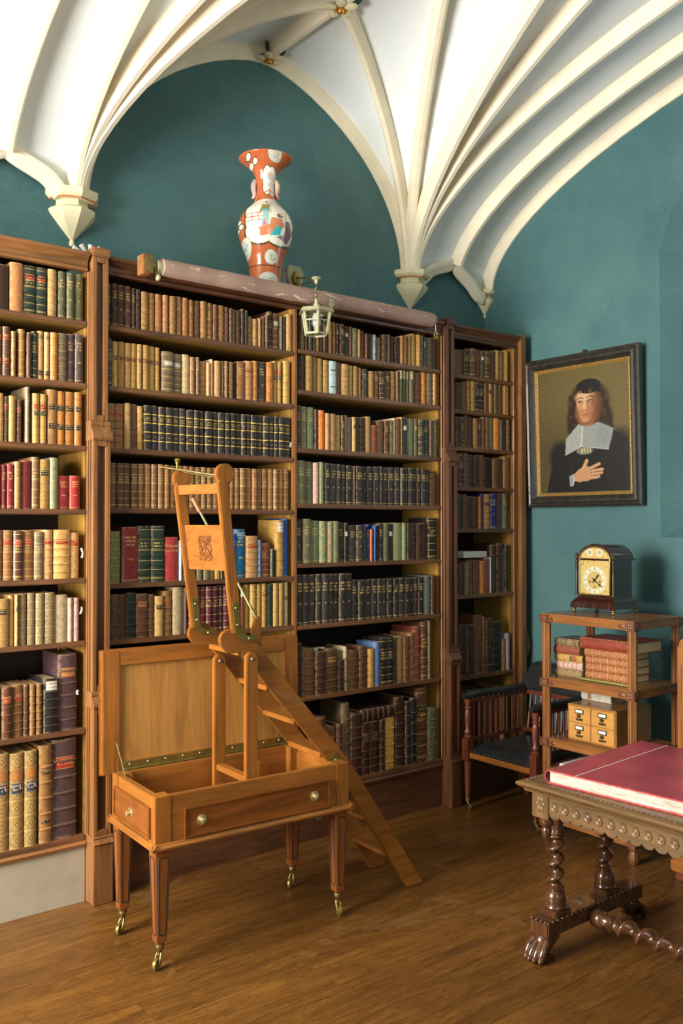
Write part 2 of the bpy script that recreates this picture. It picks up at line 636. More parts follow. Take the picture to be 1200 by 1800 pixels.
def label_mat(src):
    t = NT('title_label_' + src)
    if src == 'obj':
        oi = t.n('ShaderNodeObjectInfo')
        col, rnd = oi.outputs['Color'], oi.outputs['Random']
        g = t.coord('Generated')
    else:
        at = t.n('ShaderNodeAttribute', attribute_name='bcol')
        col, rnd = at.outputs['Color'], at.outputs['Alpha']
        g = t.n('ShaderNodeAttribute', attribute_name='buv').outputs['Vector']
    x, y, z = t.xyz(g)
    bw = t.n('ShaderNodeRGBToBW')
    t.put(bw.inputs[0], col)
    fr = t.mul(z, 3.0)
    nn = t.noise(t.comb(t.mul(x, 7.0), t.mul(t.mth('FLOOR', fr), 5.3), t.mul(rnd, 40.0)), 1.0, 1.0)
    tx = t.mul(t.lt(t.mth('FRACT', fr), 0.5), t.gt(nn, 0.46))
    tx = t.mul(tx, t.mul(t.gt(z, 0.15), t.lt(z, 0.85)))
    tx = t.mx(tx, t.mx(t.lt(z, 0.07), t.gt(z, 0.93)))
    ink = t.mix(t.gt(bw.outputs[0], 0.22), lin((214, 178, 104)), lin((132, 116, 96)))
    c = t.mix(t.mul(tx, 0.6), col, ink)
    n = t.noise(t.pos(), 120.0, 3.0)
    c = t.mulc(0.7, c, t.ramp(n, [(0.3, (0.75, 0.75, 0.75, 1)), (0.7, (1.12, 1.12, 1.12, 1))]))
    return t.done(c, 0.5)


BM = {(s_, src): book_mat(s_, src) for s_ in 'pbgtny' for src in ('obj', 'att')}
LM = {src: label_mat(src) for src in ('obj', 'att')}
# ------------------------------------------------------------------ the room
XL, XR, YB, YF = -2.2, 5.28, 4.85, -1.65          # left, right, bookcase and rear wall planes
SPRING, RISE = 3.71, 1.257                         # vault springing height and rise
BAYS = [(1.935, 4.483), (-1.41, 1.138)]            # vaulted bays along the room
STRIPS = [(4.483, XR), (1.138, 1.935), (XL, -1.41)]
YMID, YHALF = 1.6, 3.25


def g(t):
    t = max(0.0, min(1.0, t))
    return math.sqrt(max(0.0, 1 - (1 - t) ** 1.55))


# ---- floor of separate boards running along the bookcase wall
floor = MB().box(XL, XR, YF, YB, -0.06, -0.022).build('floor', MT['subfloor'], smooth=0)
tag(floor, kind='structure')
y = YF
row = 0
while y < YB - 0.01:
    wdt = random.choice((0.17, 0.185, 0.2, 0.215))
    y1 = min(YB, y + wdt)
    x = XL - random.uniform(0, 1.6)
    while x < XR:
        L = random.uniform(1.9, 3.3)
        a, b = max(XL, x), min(XR, x + L)
        if b - a > 0.02:
            MB().box(a + 0.0006, b - 0.0006, y + 0.0007, y1 - 0.0007, -0.022, random.uniform(-0.0008, 0.0)).build('plank', MT['plank'], floor, smooth=0)
        x += L
    y = y1
    row += 1

# ---- walls
tag(MB().box(XL, XR + 0.6, YB, YB + 0.12, 0, 5.1).build('wall_back', MT['teal'], smooth=0), kind='structure')

# right wall with the arched window alcove
AY0, AY1, AZ0, ASP, AAP = 1.08, 3.32, 1.82, 3.70, 4.50
arch = []
for i in range(0, 25):
    s = i / 24.0
    yy = AY1 + (AY0 - AY1) * s
    d = 1 - abs(2 * s - 1)
    arch.append((yy, ASP + (AAP - ASP) * g(d) ** 1.15))
wr = MB()
wr.q([(XR, AY1, 0), (XR, YB, 0), (XR, YB, 5.1), (XR, AY1, 5.1)], [(0, 1, 2, 3)])
wr.q([(XR, YF, 0), (XR, AY0, 0), (XR, AY0, 5.1), (XR, YF, 5.1)], [(0, 1, 2, 3)])
wr.q([(XR, AY0, 0), (XR, AY1, 0), (XR, AY1, AZ0), (XR, AY0, AZ0)], [(0, 1, 2, 3)])
for (ya, za), (yb, zb) in zip(arch, arch[1:]):
    wr.q([(XR, ya, za), (XR, yb, zb), (XR, yb, 5.1), (XR, ya, 5.1)], [(0, 1, 2, 3)])
loop = [(AY1, AZ0)] + arch + [(AY0, AZ0)]
cy, cz = 2.2, 2.3
back = [(cy + (p[0] - cy) * 0.58, max(2.16, cz + (p[1] - cz) * 0.86)) for p in loop]
XW = XR + 0.46
for i in range(len(loop)):
    j = (i + 1) % len(loop)
    wr.q([(XR, *loop[i]), (XR, *loop[j]), (XW, *back[j]), (XW, *back[i])], [(0, 1, 2, 3)])
w_r = wr.build('wall_right', MT['teal'], smooth=0)
tag(w_r, kind='structure')
wn = MB()
n_ = len(back)
wn.q([(XW + 0.02, *p) for p in back], [tuple(range(n_))])
win = wn.build('window_1', MT['glass'], smooth=0)
tag(win, kind='structure')
for k in range(1, 4):
    yy = back[0][0] + (back[-1][0] - back[0][0]) * k / 4
    MB().box(XW - 0.02, XW + 0.015, yy - 0.02, yy + 0.02, 2.16, 4.0).build('mullion', MT['lead'], win)

# left wall and rear wall, each with a tall window opening
def wall_with_hole(name, fn, a0, a1, h0, h1, z0, z1, zt):
    w = MB()
    for (p, q_, r, s_) in ((a0, h0, 0, zt), (h1, a1, 0, zt), (h0, h1, 0, z0), (h0, h1, z1, zt)):
        w.q([fn(p, r), fn(q_, r), fn(q_, s_), fn(p, s_)], [(0, 1, 2, 3)])
    o = w.build(name, MT['teal'], smooth=0)
    return tag(o, kind='structure')


wall_with_hole('wall_left', lambda a, z: (XL, a, z), YF, YB, 2.35, 4.55, 1.05, 3.65, 5.1)
wall_with_hole('wall_front', lambda a, z: (a, YF, z), XL, XR, -0.05, 2.05, 1.1, 3.5, 5.1)
for wname, fn in (('window_2', lambda a, z, d: (XL - 0.10 + d, 2.35 + 2.2 * a, 1.05 + 2.6 * z)),
                  ('window_3', lambda a, z, d: (-0.05 + 2.1 * a, YF - 0.10 + d, 1.1 + 2.4 * z))):
    w = MB()
    w.q([fn(0, 0, 0), fn(1, 0, 0), fn(1, 1, 0), fn(0, 1, 0)], [(0, 1, 2, 3)])
    wo = tag(w.build(wname, MT['glass'], smooth=0), kind='structure')
    for k in (0.0, 0.333, 0.667, 1.0):
        b = MB()
        b.q([fn(k - 0.012, 0, d) for d in (0, .04)] + [fn(k + 0.012, 0, d) for d in (0, .04)] + [fn(k - 0.012, 1, d) for d in (0, .04)] + [fn(k + 0.012, 1, d) for d in (0, .04)],
            [(0, 1, 3, 2), (4, 6, 7, 5), (0, 4, 5, 1), (2, 3, 7, 6), (1, 5, 7, 3), (0, 2, 6, 4)])
        b.build('mullion', MT['rib'], wo)

# ---- vault: radial webs from each corbel, plain strips between bays
TS = [0, 0.004, 0.012, 0.025, 0.045, 0.075, 0.11, 0.16, 0.22, 0.29, 0.37, 0.46, 0.56, 0.67, 0.78, 0.89, 1.0]
webs = MB()


def ray_pt(cx, cyy, ex, ey, t):
    return Vector((cx + ex * t, cyy + ey * t, SPRING + RISE * g(t)))


for (x0, x1) in BAYS:
    xm, a = (x0 + x1) / 2, (x1 - x0) / 2
    for cx, sx in ((x0, 1), (x1, -1)):
        for cyy, sy in ((YB, -1), (YF, 1)):
            ends = [(a, YHALF * k / 10.0) for k in range(11)] + [(a * (1 - k / 6.0), YHALF) for k in range(1, 7)]
            vs = [ray_pt(cx, cyy, sx * ex, sy * ey, t) for ex, ey in ends for t in TS]
            nT = len(TS)
            fs = [(i * nT + k, i * nT + k + 1, (i + 1) * nT + k + 1, (i + 1) * nT + k) for i in range(len(ends) - 1) for k in range(nT - 1)]
            webs.q(vs, fs)


OAP = 0.523


def ogee(x0, x1, s):
    """height of the small ogee arch over a strip; s runs 0..1 across, apex at OAP"""
    right = s > OAP
    d = (1 - s) / (1 - OAP) if right else s / OAP
    if right and x1 == XR:
        X_, H_ = [0, .3, .4, .52, .705, .884, 1], [-.05, -.03, 0, .045, .087, .128, .19]
    else:
        X_, H_ = [0, .216, .307, .42, .6, .785, .92, 1], [-.04, .022, .062, .096, .124, .150, .175, .195]
    return SPRING + float(np.mean([np.interp(max(0, min(1, d + o)), X_, H_) for o in (-.05, -.025, 0, .025, .05)]))


def tinv(z):
    k = max(0.0, min(1.0, (z - SPRING) / RISE))
    return 1 - (1 - k * k) ** (1 / 1.55)


for (x0, x1) in STRIPS:
    for yy, sy in ((YB, -1), (YF, 1)):
        nx = 30
        vs = []
        for i in range(nx + 1):
            s = i / nx
            xx = x0 + (x1 - x0) * s
            t0 = tinv(ogee(x0, x1, s))
            for k, t in enumerate(TS):
                tt = t0 + (1 - t0) * t
                vs.append((xx, yy + sy * YHALF * tt, SPRING + RISE * g(tt)))
        nT = len(TS)
        webs.q(vs, [(i * nT + k, i * nT + k + 1, (i + 1) * nT + k + 1, (i + 1) * nT + k) for i in range(nx) for k in range(nT - 1)])
ceiling = webs.build('ceiling', MT['web'], smooth=60)
tag(ceiling, kind='structure')
# roof slab that closes the room above the vault
tag(MB().box(XL - 0.2, XR + 0.7, YF - 0.2, YB + 0.2, 5.1, 5.2).build('trim_1', MT['subfloor'], smooth=0), kind='structure')

RIBP = [(-0.040, 0.03), (-0.040, -0.035), (-0.031, -0.043), (-0.029, -0.062), (-0.021, -0.080), (-0.013, -0.090),
        (0.013, -0.090), (0.021, -0.080), (0.029, -0.062), (0.031, -0.043), (0.040, -0.035), (0.040, 0.03)]


def rib(path, side, wk=1.0, name='rib'):
    path = [Vector(p) for p in path]
    fr = []
    for i in range(len(path)):
        t = (path[min(i + 1, len(path) - 1)] - path[max(i - 1, 0)]).normalized()
        sd = Vector(side)
        nm = sd.cross(t).normalized()
        if nm.z < 0 or (abs(nm.z) < 1e-3):
            pass
        fr.append((sd, nm))
    # the normal must point up and back into the web
    if sum(f[1].z for f in fr) < 0:
        fr = [(f[0], -f[1]) for f in fr]
    return MB().sweep(path, fr, [(a * wk, b * wk) for a, b in RIBP]).build(name, MT['rib'], ceiling, smooth=50)


TR = [0.0, 0.0015, 0.005, 0.011, 0.02, 0.033, 0.05, 0.072, 0.10, 0.135, 0.18, 0.235, 0.30, 0.38, 0.47, 0.57, 0.68, 0.79, 0.90, 1.0]
BAYR = BAYS[0]
A_ = (BAYR[1] - BAYR[0]) / 2
ENDS = [(A_, 0.0), (A_, A_ * math.tan(math.radians(32))), (A_, A_ * math.tan(math.radians(54))),
        (A_, YHALF), (YHALF / math.tan(math.radians(76.5)), YHALF), (0.0, YHALF)]
for (x0, x1) in BAYS:
    for cx, sx in ((x0, 1), (x1, -1)):
        for cyy, sy in ((YB, -1), (YF, 1)):
            if (x0 < 0 and sy > 0 and False):
                continue
            for i, (ex, ey) in enumerate(ENDS):
                e = Vector((sx * ex, sy * ey, 0))
                sd = Vector((-e.y, e.x, 0)).normalized()
                rib([ray_pt(cx, cyy, sx * ex, sy * ey, t) for t in TR], sd)
    xm = (x0 + x1) / 2
    rib([(xm, YF + (YB - YF) * k / 24, SPRING + RISE) for k in range(25)], (1, 0, 0))
for (x0, x1) in STRIPS:
    for yy, sy in ((YB, -1), (YF, 1)):
        xa = x0 + (x1 - x0) * OAP
        t0 = tinv(SPRING + 0.165)
        rib([(xa, yy + sy * YHALF * (t0 + (1 - t0) * t), SPRING + RISE * g(t0 + (1 - t0) * t)) for t in [0.0] + TR], (1, 0, 0))
        # wall ogee in two halves
        off = 0.045
        for ss in (0, 1):
            pts = []
            for k in range(25):
                s = 0.06 + (OAP - 0.06) * k / 24 if ss == 0 else OAP + (0.91 - OAP) * k / 24
                pts.append((x0 + (x1 - x0) * s, yy + sy * off, ogee(x0, x1, s)))
            rib(pts, (0, 1, 0), 0.72)
rib([(XR, YB + (YF - YB) * t / 2, SPRING + RISE * g(t)) for t in TR], (1, 0, 0))
rib([(XL, YB + (YF - YB) * t / 2, SPRING + RISE * g(t)) for t in TR], (1, 0, 0))


def corbel(cx, cyy, k, a0, a1, seg):
    b = MB()
    prof = [(0.0, 3.445), (0.012, 3.447), (0.017, 3.460), (0.012, 3.478), (0.012, 3.482), (0.085, 3.562), (0.128, 3.612), (0.134, 3.630), (0.118, 3.645),
            (0.092, 3.655), (0.090, 3.690)]
    b.lathe([(r * k, 3.71 + (z - 3.71) * k) for r, z in prof], seg, (cx, cyy, 0), a0=a0, a1=a1, cap=False)
    o = b.build('corbel', MT['corbel'], ceiling, smooth=25)
    c = MB().lathe([(r * k, 3.71 + (z - 3.71) * k) for r, z in [(0.090, 3.686), (0.128, 3.686), (0.150, 3.706), (0.150, 3.738), (0.140, 3.742), (0.0, 3.742)]],
                   seg, (cx, cyy, 0), a0=a0, a1=a1, cap=False).build('corbel_cap', MT['corbel'], o, smooth=25)
    MB().lathe([(0.129 * k, 3.71 - 0.027 * k), (0.134 * k, 3.71 - 0.020 * k), (0.125 * k, 3.71 - 0.020 * k)], seg, (cx, cyy, 0), a0=a0, a1=a1, cap=False).build('orange_line', MT['orange_line'], o, smooth=0)


for (x0, x1) in BAYS:
    for cx in (x0, x1):
        corbel(cx, YB, 1.0, PI + 0.0, 2 * PI, 4)
corbel(XR, YB, 0.70, PI - 0.0, 1.5 * PI + 0.3, 3)


def boss(c, r):
    b = MB()
    for k in range(5):
        a = 2 * PI * k / 5 + 0.3
        M_ = Matrix.Rotation(a, 3, 'Z')
        b.ball((c[0] + 0.6 * r * math.cos(a), c[1] + 0.6 * r * math.sin(a), c[2]), (r * 0.45, r * 0.30, r * 0.18), 10, 6, M_)
    o = b.build('boss', MT['corbel'], ceiling, smooth=60)
    gk = MB()
    gk.ball((c[0], c[1], c[2] - 0.012), r * 0.24, 10, 6)
    for k in range(6):
        a = 2 * PI * k / 6
        gk.ball((c[0] + r * 0.33 * math.cos(a), c[1] + r * 0.33 * math.sin(a), c[2] - 0.008), r * 0.11, 8, 5)
    gk.build('boss_gilding', MT['gold'], o, smooth=60)
    d = MB()
    for a in (0.8, 0.8 + PI / 2, 0.8 + PI, 0.8 + 1.5 * PI):
        d.ball((c[0] + r * 0.85 * math.cos(a), c[1] + r * 0.85 * math.sin(a), c[2] + 0.045), (r * 0.42, r * 0.16, 0.03), 10, 6, Matrix.Rotation(a, 3, 'Z'))
    d.build('boss_leaf', MT['dark_green'], o, smooth=60)


xm = (BAYR[0] + BAYR[1]) / 2
boss((xm, YB - 0.06, SPRING + RISE - 0.085), 0.085)
boss((xm, YB - A_ * math.tan(math.radians(32)), SPRING + RISE - 0.09), 0.10)
boss((xm, YB - A_ * math.tan(math.radians(54)), SPRING + RISE - 0.09), 0.10)

# ------------------------------------------------------------------ bookcases
BF = 4.41                    # front plane of the carcass
SHF = 4.402                  # front edge of the shelves
BTOP = 3.285


def bay_panels(par, x0, x1, zs, mkick, left_jamb=True):
    """back, sides, shelves, kick board of one bay"""
    MB().box(x0, x1, 4.80, 4.83, 0.0, 3.26).build('back_panel', MT['back'], par, smooth=0)
    for i, z in enumerate(zs):
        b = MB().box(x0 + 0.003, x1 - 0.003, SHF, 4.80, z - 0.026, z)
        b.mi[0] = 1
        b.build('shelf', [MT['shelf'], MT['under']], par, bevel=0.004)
    MB().box(x0, x1, BF + 0.002, BF + 0.03, 0.0, zs[-1] - 0.05).build('kick_board', mkick, par, smooth=0)
    prof = [(BF + 0.03, zs[-1] - 0.055), (BF - 0.012, zs[-1] - 0.055), (BF - 0.016, zs[-1] - 0.04), (BF - 0.006, zs[-1] - 0.028), (BF - 0.004, zs[-1] - 0.012), (BF + 0.03, zs[-1] - 0.006)]
    MB().prism(prof, x0, x1, lambda a, b_, d: (d, a, b_)).build('base_moulding', MT['case_x'] if mkick is MT['kick_grey'] else MT['dcase_x'], par, smooth=30)


def cornice(par, x0, x1, m):
    prof = [(BF + 0.03, 3.196), (BF - 0.008, 3.196), (BF - 0.010, 3.210), (BF, 3.216), (BF, 3.240), (BF - 0.014, 3.250), (BF - 0.022, 3.262), (BF - 0.036, 3.268), (BF - 0.038, BTOP), (BF + 0.03, BTOP)]
    MB().prism(prof, x0, x1, lambda a, b_, d: (d, a, b_)).build('cornice', m, par, smooth=25)
    MB().box(x0, x1, BF + 0.03, YB - 0.005, 3.255, BTOP - 0.004).build('top_board', MT['shelf'], par, smooth=0)


def jamb(par, x0, x1, face_left):
    """upright with a yellow inner face towards the light"""
    if x1 - x0 > 0.03:
        MB().box(x0, x1, BF - 0.003, 4.44, 0.0, 3.2).build('jamb', MT['case_z'], par, bevel=0.004)
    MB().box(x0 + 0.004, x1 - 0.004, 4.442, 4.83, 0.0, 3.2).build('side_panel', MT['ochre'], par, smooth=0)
    # bead strips along the front edge
    MB().tube([(x0 + 0.004, BF - 0.004, 0.34), (x0 + 0.004, BF - 0.004, 3.19)], 0.006, 8).tube([(x0 + 0.003, BF - 0.03, 0.34), (x0 + 0.003, BF - 0.03, 3.19)] if x1 - x0 < 0.03 else [(x0 + 0.016, BF - 0.004, 0.34), (x0 + 0.016, BF - 0.004, 3.19)], 0.0035, 8).build('bead', MT['case_z'], par)


def pilaster(par, x0, x1, full=True, mk='case'):
    """stepped buttress with recessed panels and moulded set-offs"""
    wd = MT[mk + '_z']
    stages = [(0.0, 0.30, 4.312, 0.0), (0.34, 0.98, 4.325, 0.004), (1.06, 2.33, 4.345, 0.006), (2.43, 3.27, 4.370, 0.010)]
    for i, (z0, z1, yf, ins) in enumerate(stages):
        a, b_ = x0 + ins, x1 - ins
        if i == 0:
            MB().box(a, b_, yf, BF + 0.03, z0, z1).build('plinth_block', wd, par, bevel=0.003)
        else:
            st = 0.020
            m_ = MB()
            m_.box(a, a + st, yf, BF + 0.03, z0, z1)
            m_.box(b_ - st, b_, yf, BF + 0.03, z0, z1)
            m_.box(a + st, b_ - st, yf, BF + 0.03, z1 - 0.03, z1)
            m_.box(a + st, b_ - st, yf, BF + 0.03, z0, z0 + 0.03)
            m_.build('buttress_stage', wd, par, bevel=0.0025)
            MB().box(a + st, b_ - st, yf + 0.018, BF + 0.03, z0 + 0.03, z1 - 0.03).build('recessed_panel', MT['dcase_z'], par, smooth=0)
            for xx in (a + st + 0.003, b_ - st - 0.003):
                MB().tube([(xx, yf + 0.008, z0 + 0.032), (xx, yf + 0.008, z1 - 0.032)], 0.005, 6).build('bead', wd, par)
    for z0, z1, ya, yb in ((0.30, 0.34, 4.308, 4.325), (0.98, 1.06, 4.316, 4.345), (2.33, 2.43, 4.334, 4.370)):
        h = z1 - z0
        prof = [(BF + 0.03, z0), (ya, z0), (ya - 0.004, z0 + 0.12 * h), (ya, z0 + 0.25 * h), (ya + 0.004, z0 + 0.35 * h), (yb - 0.004, z0 + 0.72 * h), (yb - 0.008, z0 + 0.8 * h), (yb - 0.006, z0 + 0.95 * h), (yb, z1), (BF + 0.03, z1)]
        MB().prism(prof, x0, x1, lambda a, b_, d: (d, a, b_)).build('set_off', wd, par, smooth=25)
    MB().box(x0 + 0.002, x1 - 0.002, 4.358, BF + 0.04, 3.27, 3.315).build('pilaster_cap', wd, par, bevel=0.006)


ZL = [2.945, 2.625, 2.305, 1.98, 1.63, 1.31, 0.865, 0.325]
ZCL = [2.944, 2.625, 2.303, 1.989, 1.594, 1.300, 0.862, 0.315]
ZCR = [2.967, 2.718, 2.365, 2.030, 1.667, 1.293, 0.858, 0.305]
ZR = [2.955, 2.708, 2.446, 2.168, 1.873, 1.410, 0.840, 0.31]
YS = 4.42                    # plane of the book spines
for zz in (ZL, ZCL, ZCR, ZR):
    for i_z in range(8):
        zz[i_z] = 1.9 + (zz[i_z] - 1.9) * YS / 4.45

bcL = tag(empty('bookcase', (0, 0, 0)), 'leftmost bookcase bay with a pale grey painted kick board', 'bookcase', 'built-in bookcases along the teal wall')
bay_panels(bcL, -0.30, 1.842, ZL, MT['kick_grey'])
cornice(bcL, -0.30, 1.842, MT['case_x'])
JL = (1.8425, 1.864)
jamb(bcL, -0.34, -0.30, True)
bcC = tag(empty('bookcase', (0, 0, 0)), 'wide double bookcase bay between two buttress pilasters, behind the library steps', 'bookcase', 'built-in bookcases along the teal wall')
bay_panels(bcC, 1.955, 3.128, ZCL, MT['dcase_x'])
bay_panels(bcC, 3.156, 4.360, ZCR, MT['dcase_x'])
cornice(bcC, 1.950, 4.366, MT['dcase_x'])
MB().box(3.128, 3.156, BF - 0.006, 4.44, 0.3, 3.2).build('divider', MT['case_z'], bcC, bevel=0.006)
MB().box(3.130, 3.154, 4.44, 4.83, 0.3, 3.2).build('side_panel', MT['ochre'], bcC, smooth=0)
jamb(bcC, 4.360, 4.382, True)
jamb(bcC, JL[0], JL[1], True)
pilaster(bcC, 1.846, 1.950)
pilaster(bcC, 4.366, 4.466, mk='dcase')
MB().box(1.950, 1.955, BF, 4.83, 0.0, 3.2).build('side_panel', MT['dcase_z'], bcC, smooth=0)
bcR = tag(empty('bookcase', (0, 0, 0)), 'narrow bookcase bay in the corner behind the leather armchair', 'bookcase', 'built-in bookcases along the teal wall')
bay_panels(bcR, 4.472, 5.100, ZR, MT['dcase_x'])
cornice(bcR, 4.466, 5.168, MT['dcase_x'])
jamb(bcR, 5.100, 5.150, True)
MB().box(4.466, 4.472, BF, 4.83, 0.0, 3.2).build('side_panel', MT['dcase_z'], bcR, smooth=0)
MB().box(5.150, 5.205, 4.372, 4.83, 0.0, 3.30).build('end_post', MT['case_z'], bcR, bevel=0.004)
for zb in (2.38, 1.02):
    prof = [(5.205, zb - 0.10), (5.222, zb - 0.08), (5.245, zb - 0.03), (5.262, zb), (5.245, zb + 0.02), (5.232, zb + 0.05), (5.222, zb + 0.10), (5.205, zb + 0.13)]
    MB().prism(prof, 4.375, 4.42, lambda a, b_, d: (a, d, b_)).build('carved_bracket', MT['dcase_z'], bcR, bevel=0.003)
# ------------------------------------------------------------------ books on the shelves
PAL = dict(db=(66, 42, 31), br=(104, 68, 44), tn=(156, 110, 64), lt=(196, 152, 96), cr=(206, 186, 140), bk=(38, 36, 37), gy=(74, 68, 62), dk=(52, 46, 43),
           gn=(44, 58, 48), og=(112, 110, 78), sg=(134, 142, 100), rd=(146, 46, 44), mr=(92, 36, 44), bl=(22, 82, 168), b2=(14, 92, 132), nv=(40, 48, 120),
           gd=(206, 164, 86), pk=(204, 168, 150), wt=(188, 198, 200), lb=(112, 152, 206), pu=(84, 62, 64), gb=(118, 100, 76), or_=(196, 124, 58), oo=(214, 118, 48),
           rb=(142, 74, 56), g2=(72, 92, 40), bg=(150, 118, 72), lv=(176, 170, 190), rs=(190, 66, 66), gg=(112, 124, 112))
PAL['or'] = PAL.pop('or_')
CNAME = dict(db='dark brown', br='brown', tn='tan', lt='light tan', cr='cream', bk='black', gy='dark grey', dk='charcoal', gn='dark green', og='olive', sg='sage green',
             rd='red', mr='maroon', bl='bright blue', b2='teal blue', nv='navy blue', gd='golden', pk='pinkish', wt='white', lb='light blue', pu='purplish brown',
             gb='greyish brown', oo='orange', rb='reddish brown', g2='green and gold', bg='brown and gilt', lv='lavender', rs='rose red', gg='grey green')
CNAME['or'] = 'orange tan'
LABELS = {'r': [(.70, .82, 'rd')], 'R': [(.74, .84, 'rd'), (.26, .36, 'rd')], 'k': [(.66, .79, 'bk')], 'K': [(.62, .74, 'bk'), (.27, .39, 'bk')],
          'j': [(.08, .19, 'bk'), (.84, .93, 'gb')], 'e': [(.68, .80, 'rd'), (.55, .66, 'gn')], 'w': [(.66, .78, 'paper')], 'd': [(.70, .74, 'bk'), (.20, .235, 'bk')],
          'm': [(.59, .69, 'mr')], 'o': [(.70, .82, 'or')], 'u': [(.72, .84, 'or'), (.57, .69, 'nv')], 'c': [(.73, .995, 'cr')], 'q': [(.76, .96, 'paper')], 'v': [(.52, .64, 'gn'), (.06, .09, 'bk'), (.88, .91, 'bk')]}
LCOL = dict(PAL, paper=(232, 226, 206), rd=(176, 48, 42), mr=(104, 32, 38), nv=(44, 66, 92))
LNAME = {'r': 'red label', 'R': 'two red labels', 'k': 'black label', 'K': 'two black labels', 'j': 'black label near foot', 'e': 'red and green labels', 'w': 'white label',
         'd': 'dark straps', 'm': 'maroon label', 'o': 'orange label', 'u': 'blue volume label', 'c': 'cream top', 'q': 'white patch', 'v': 'green label'}
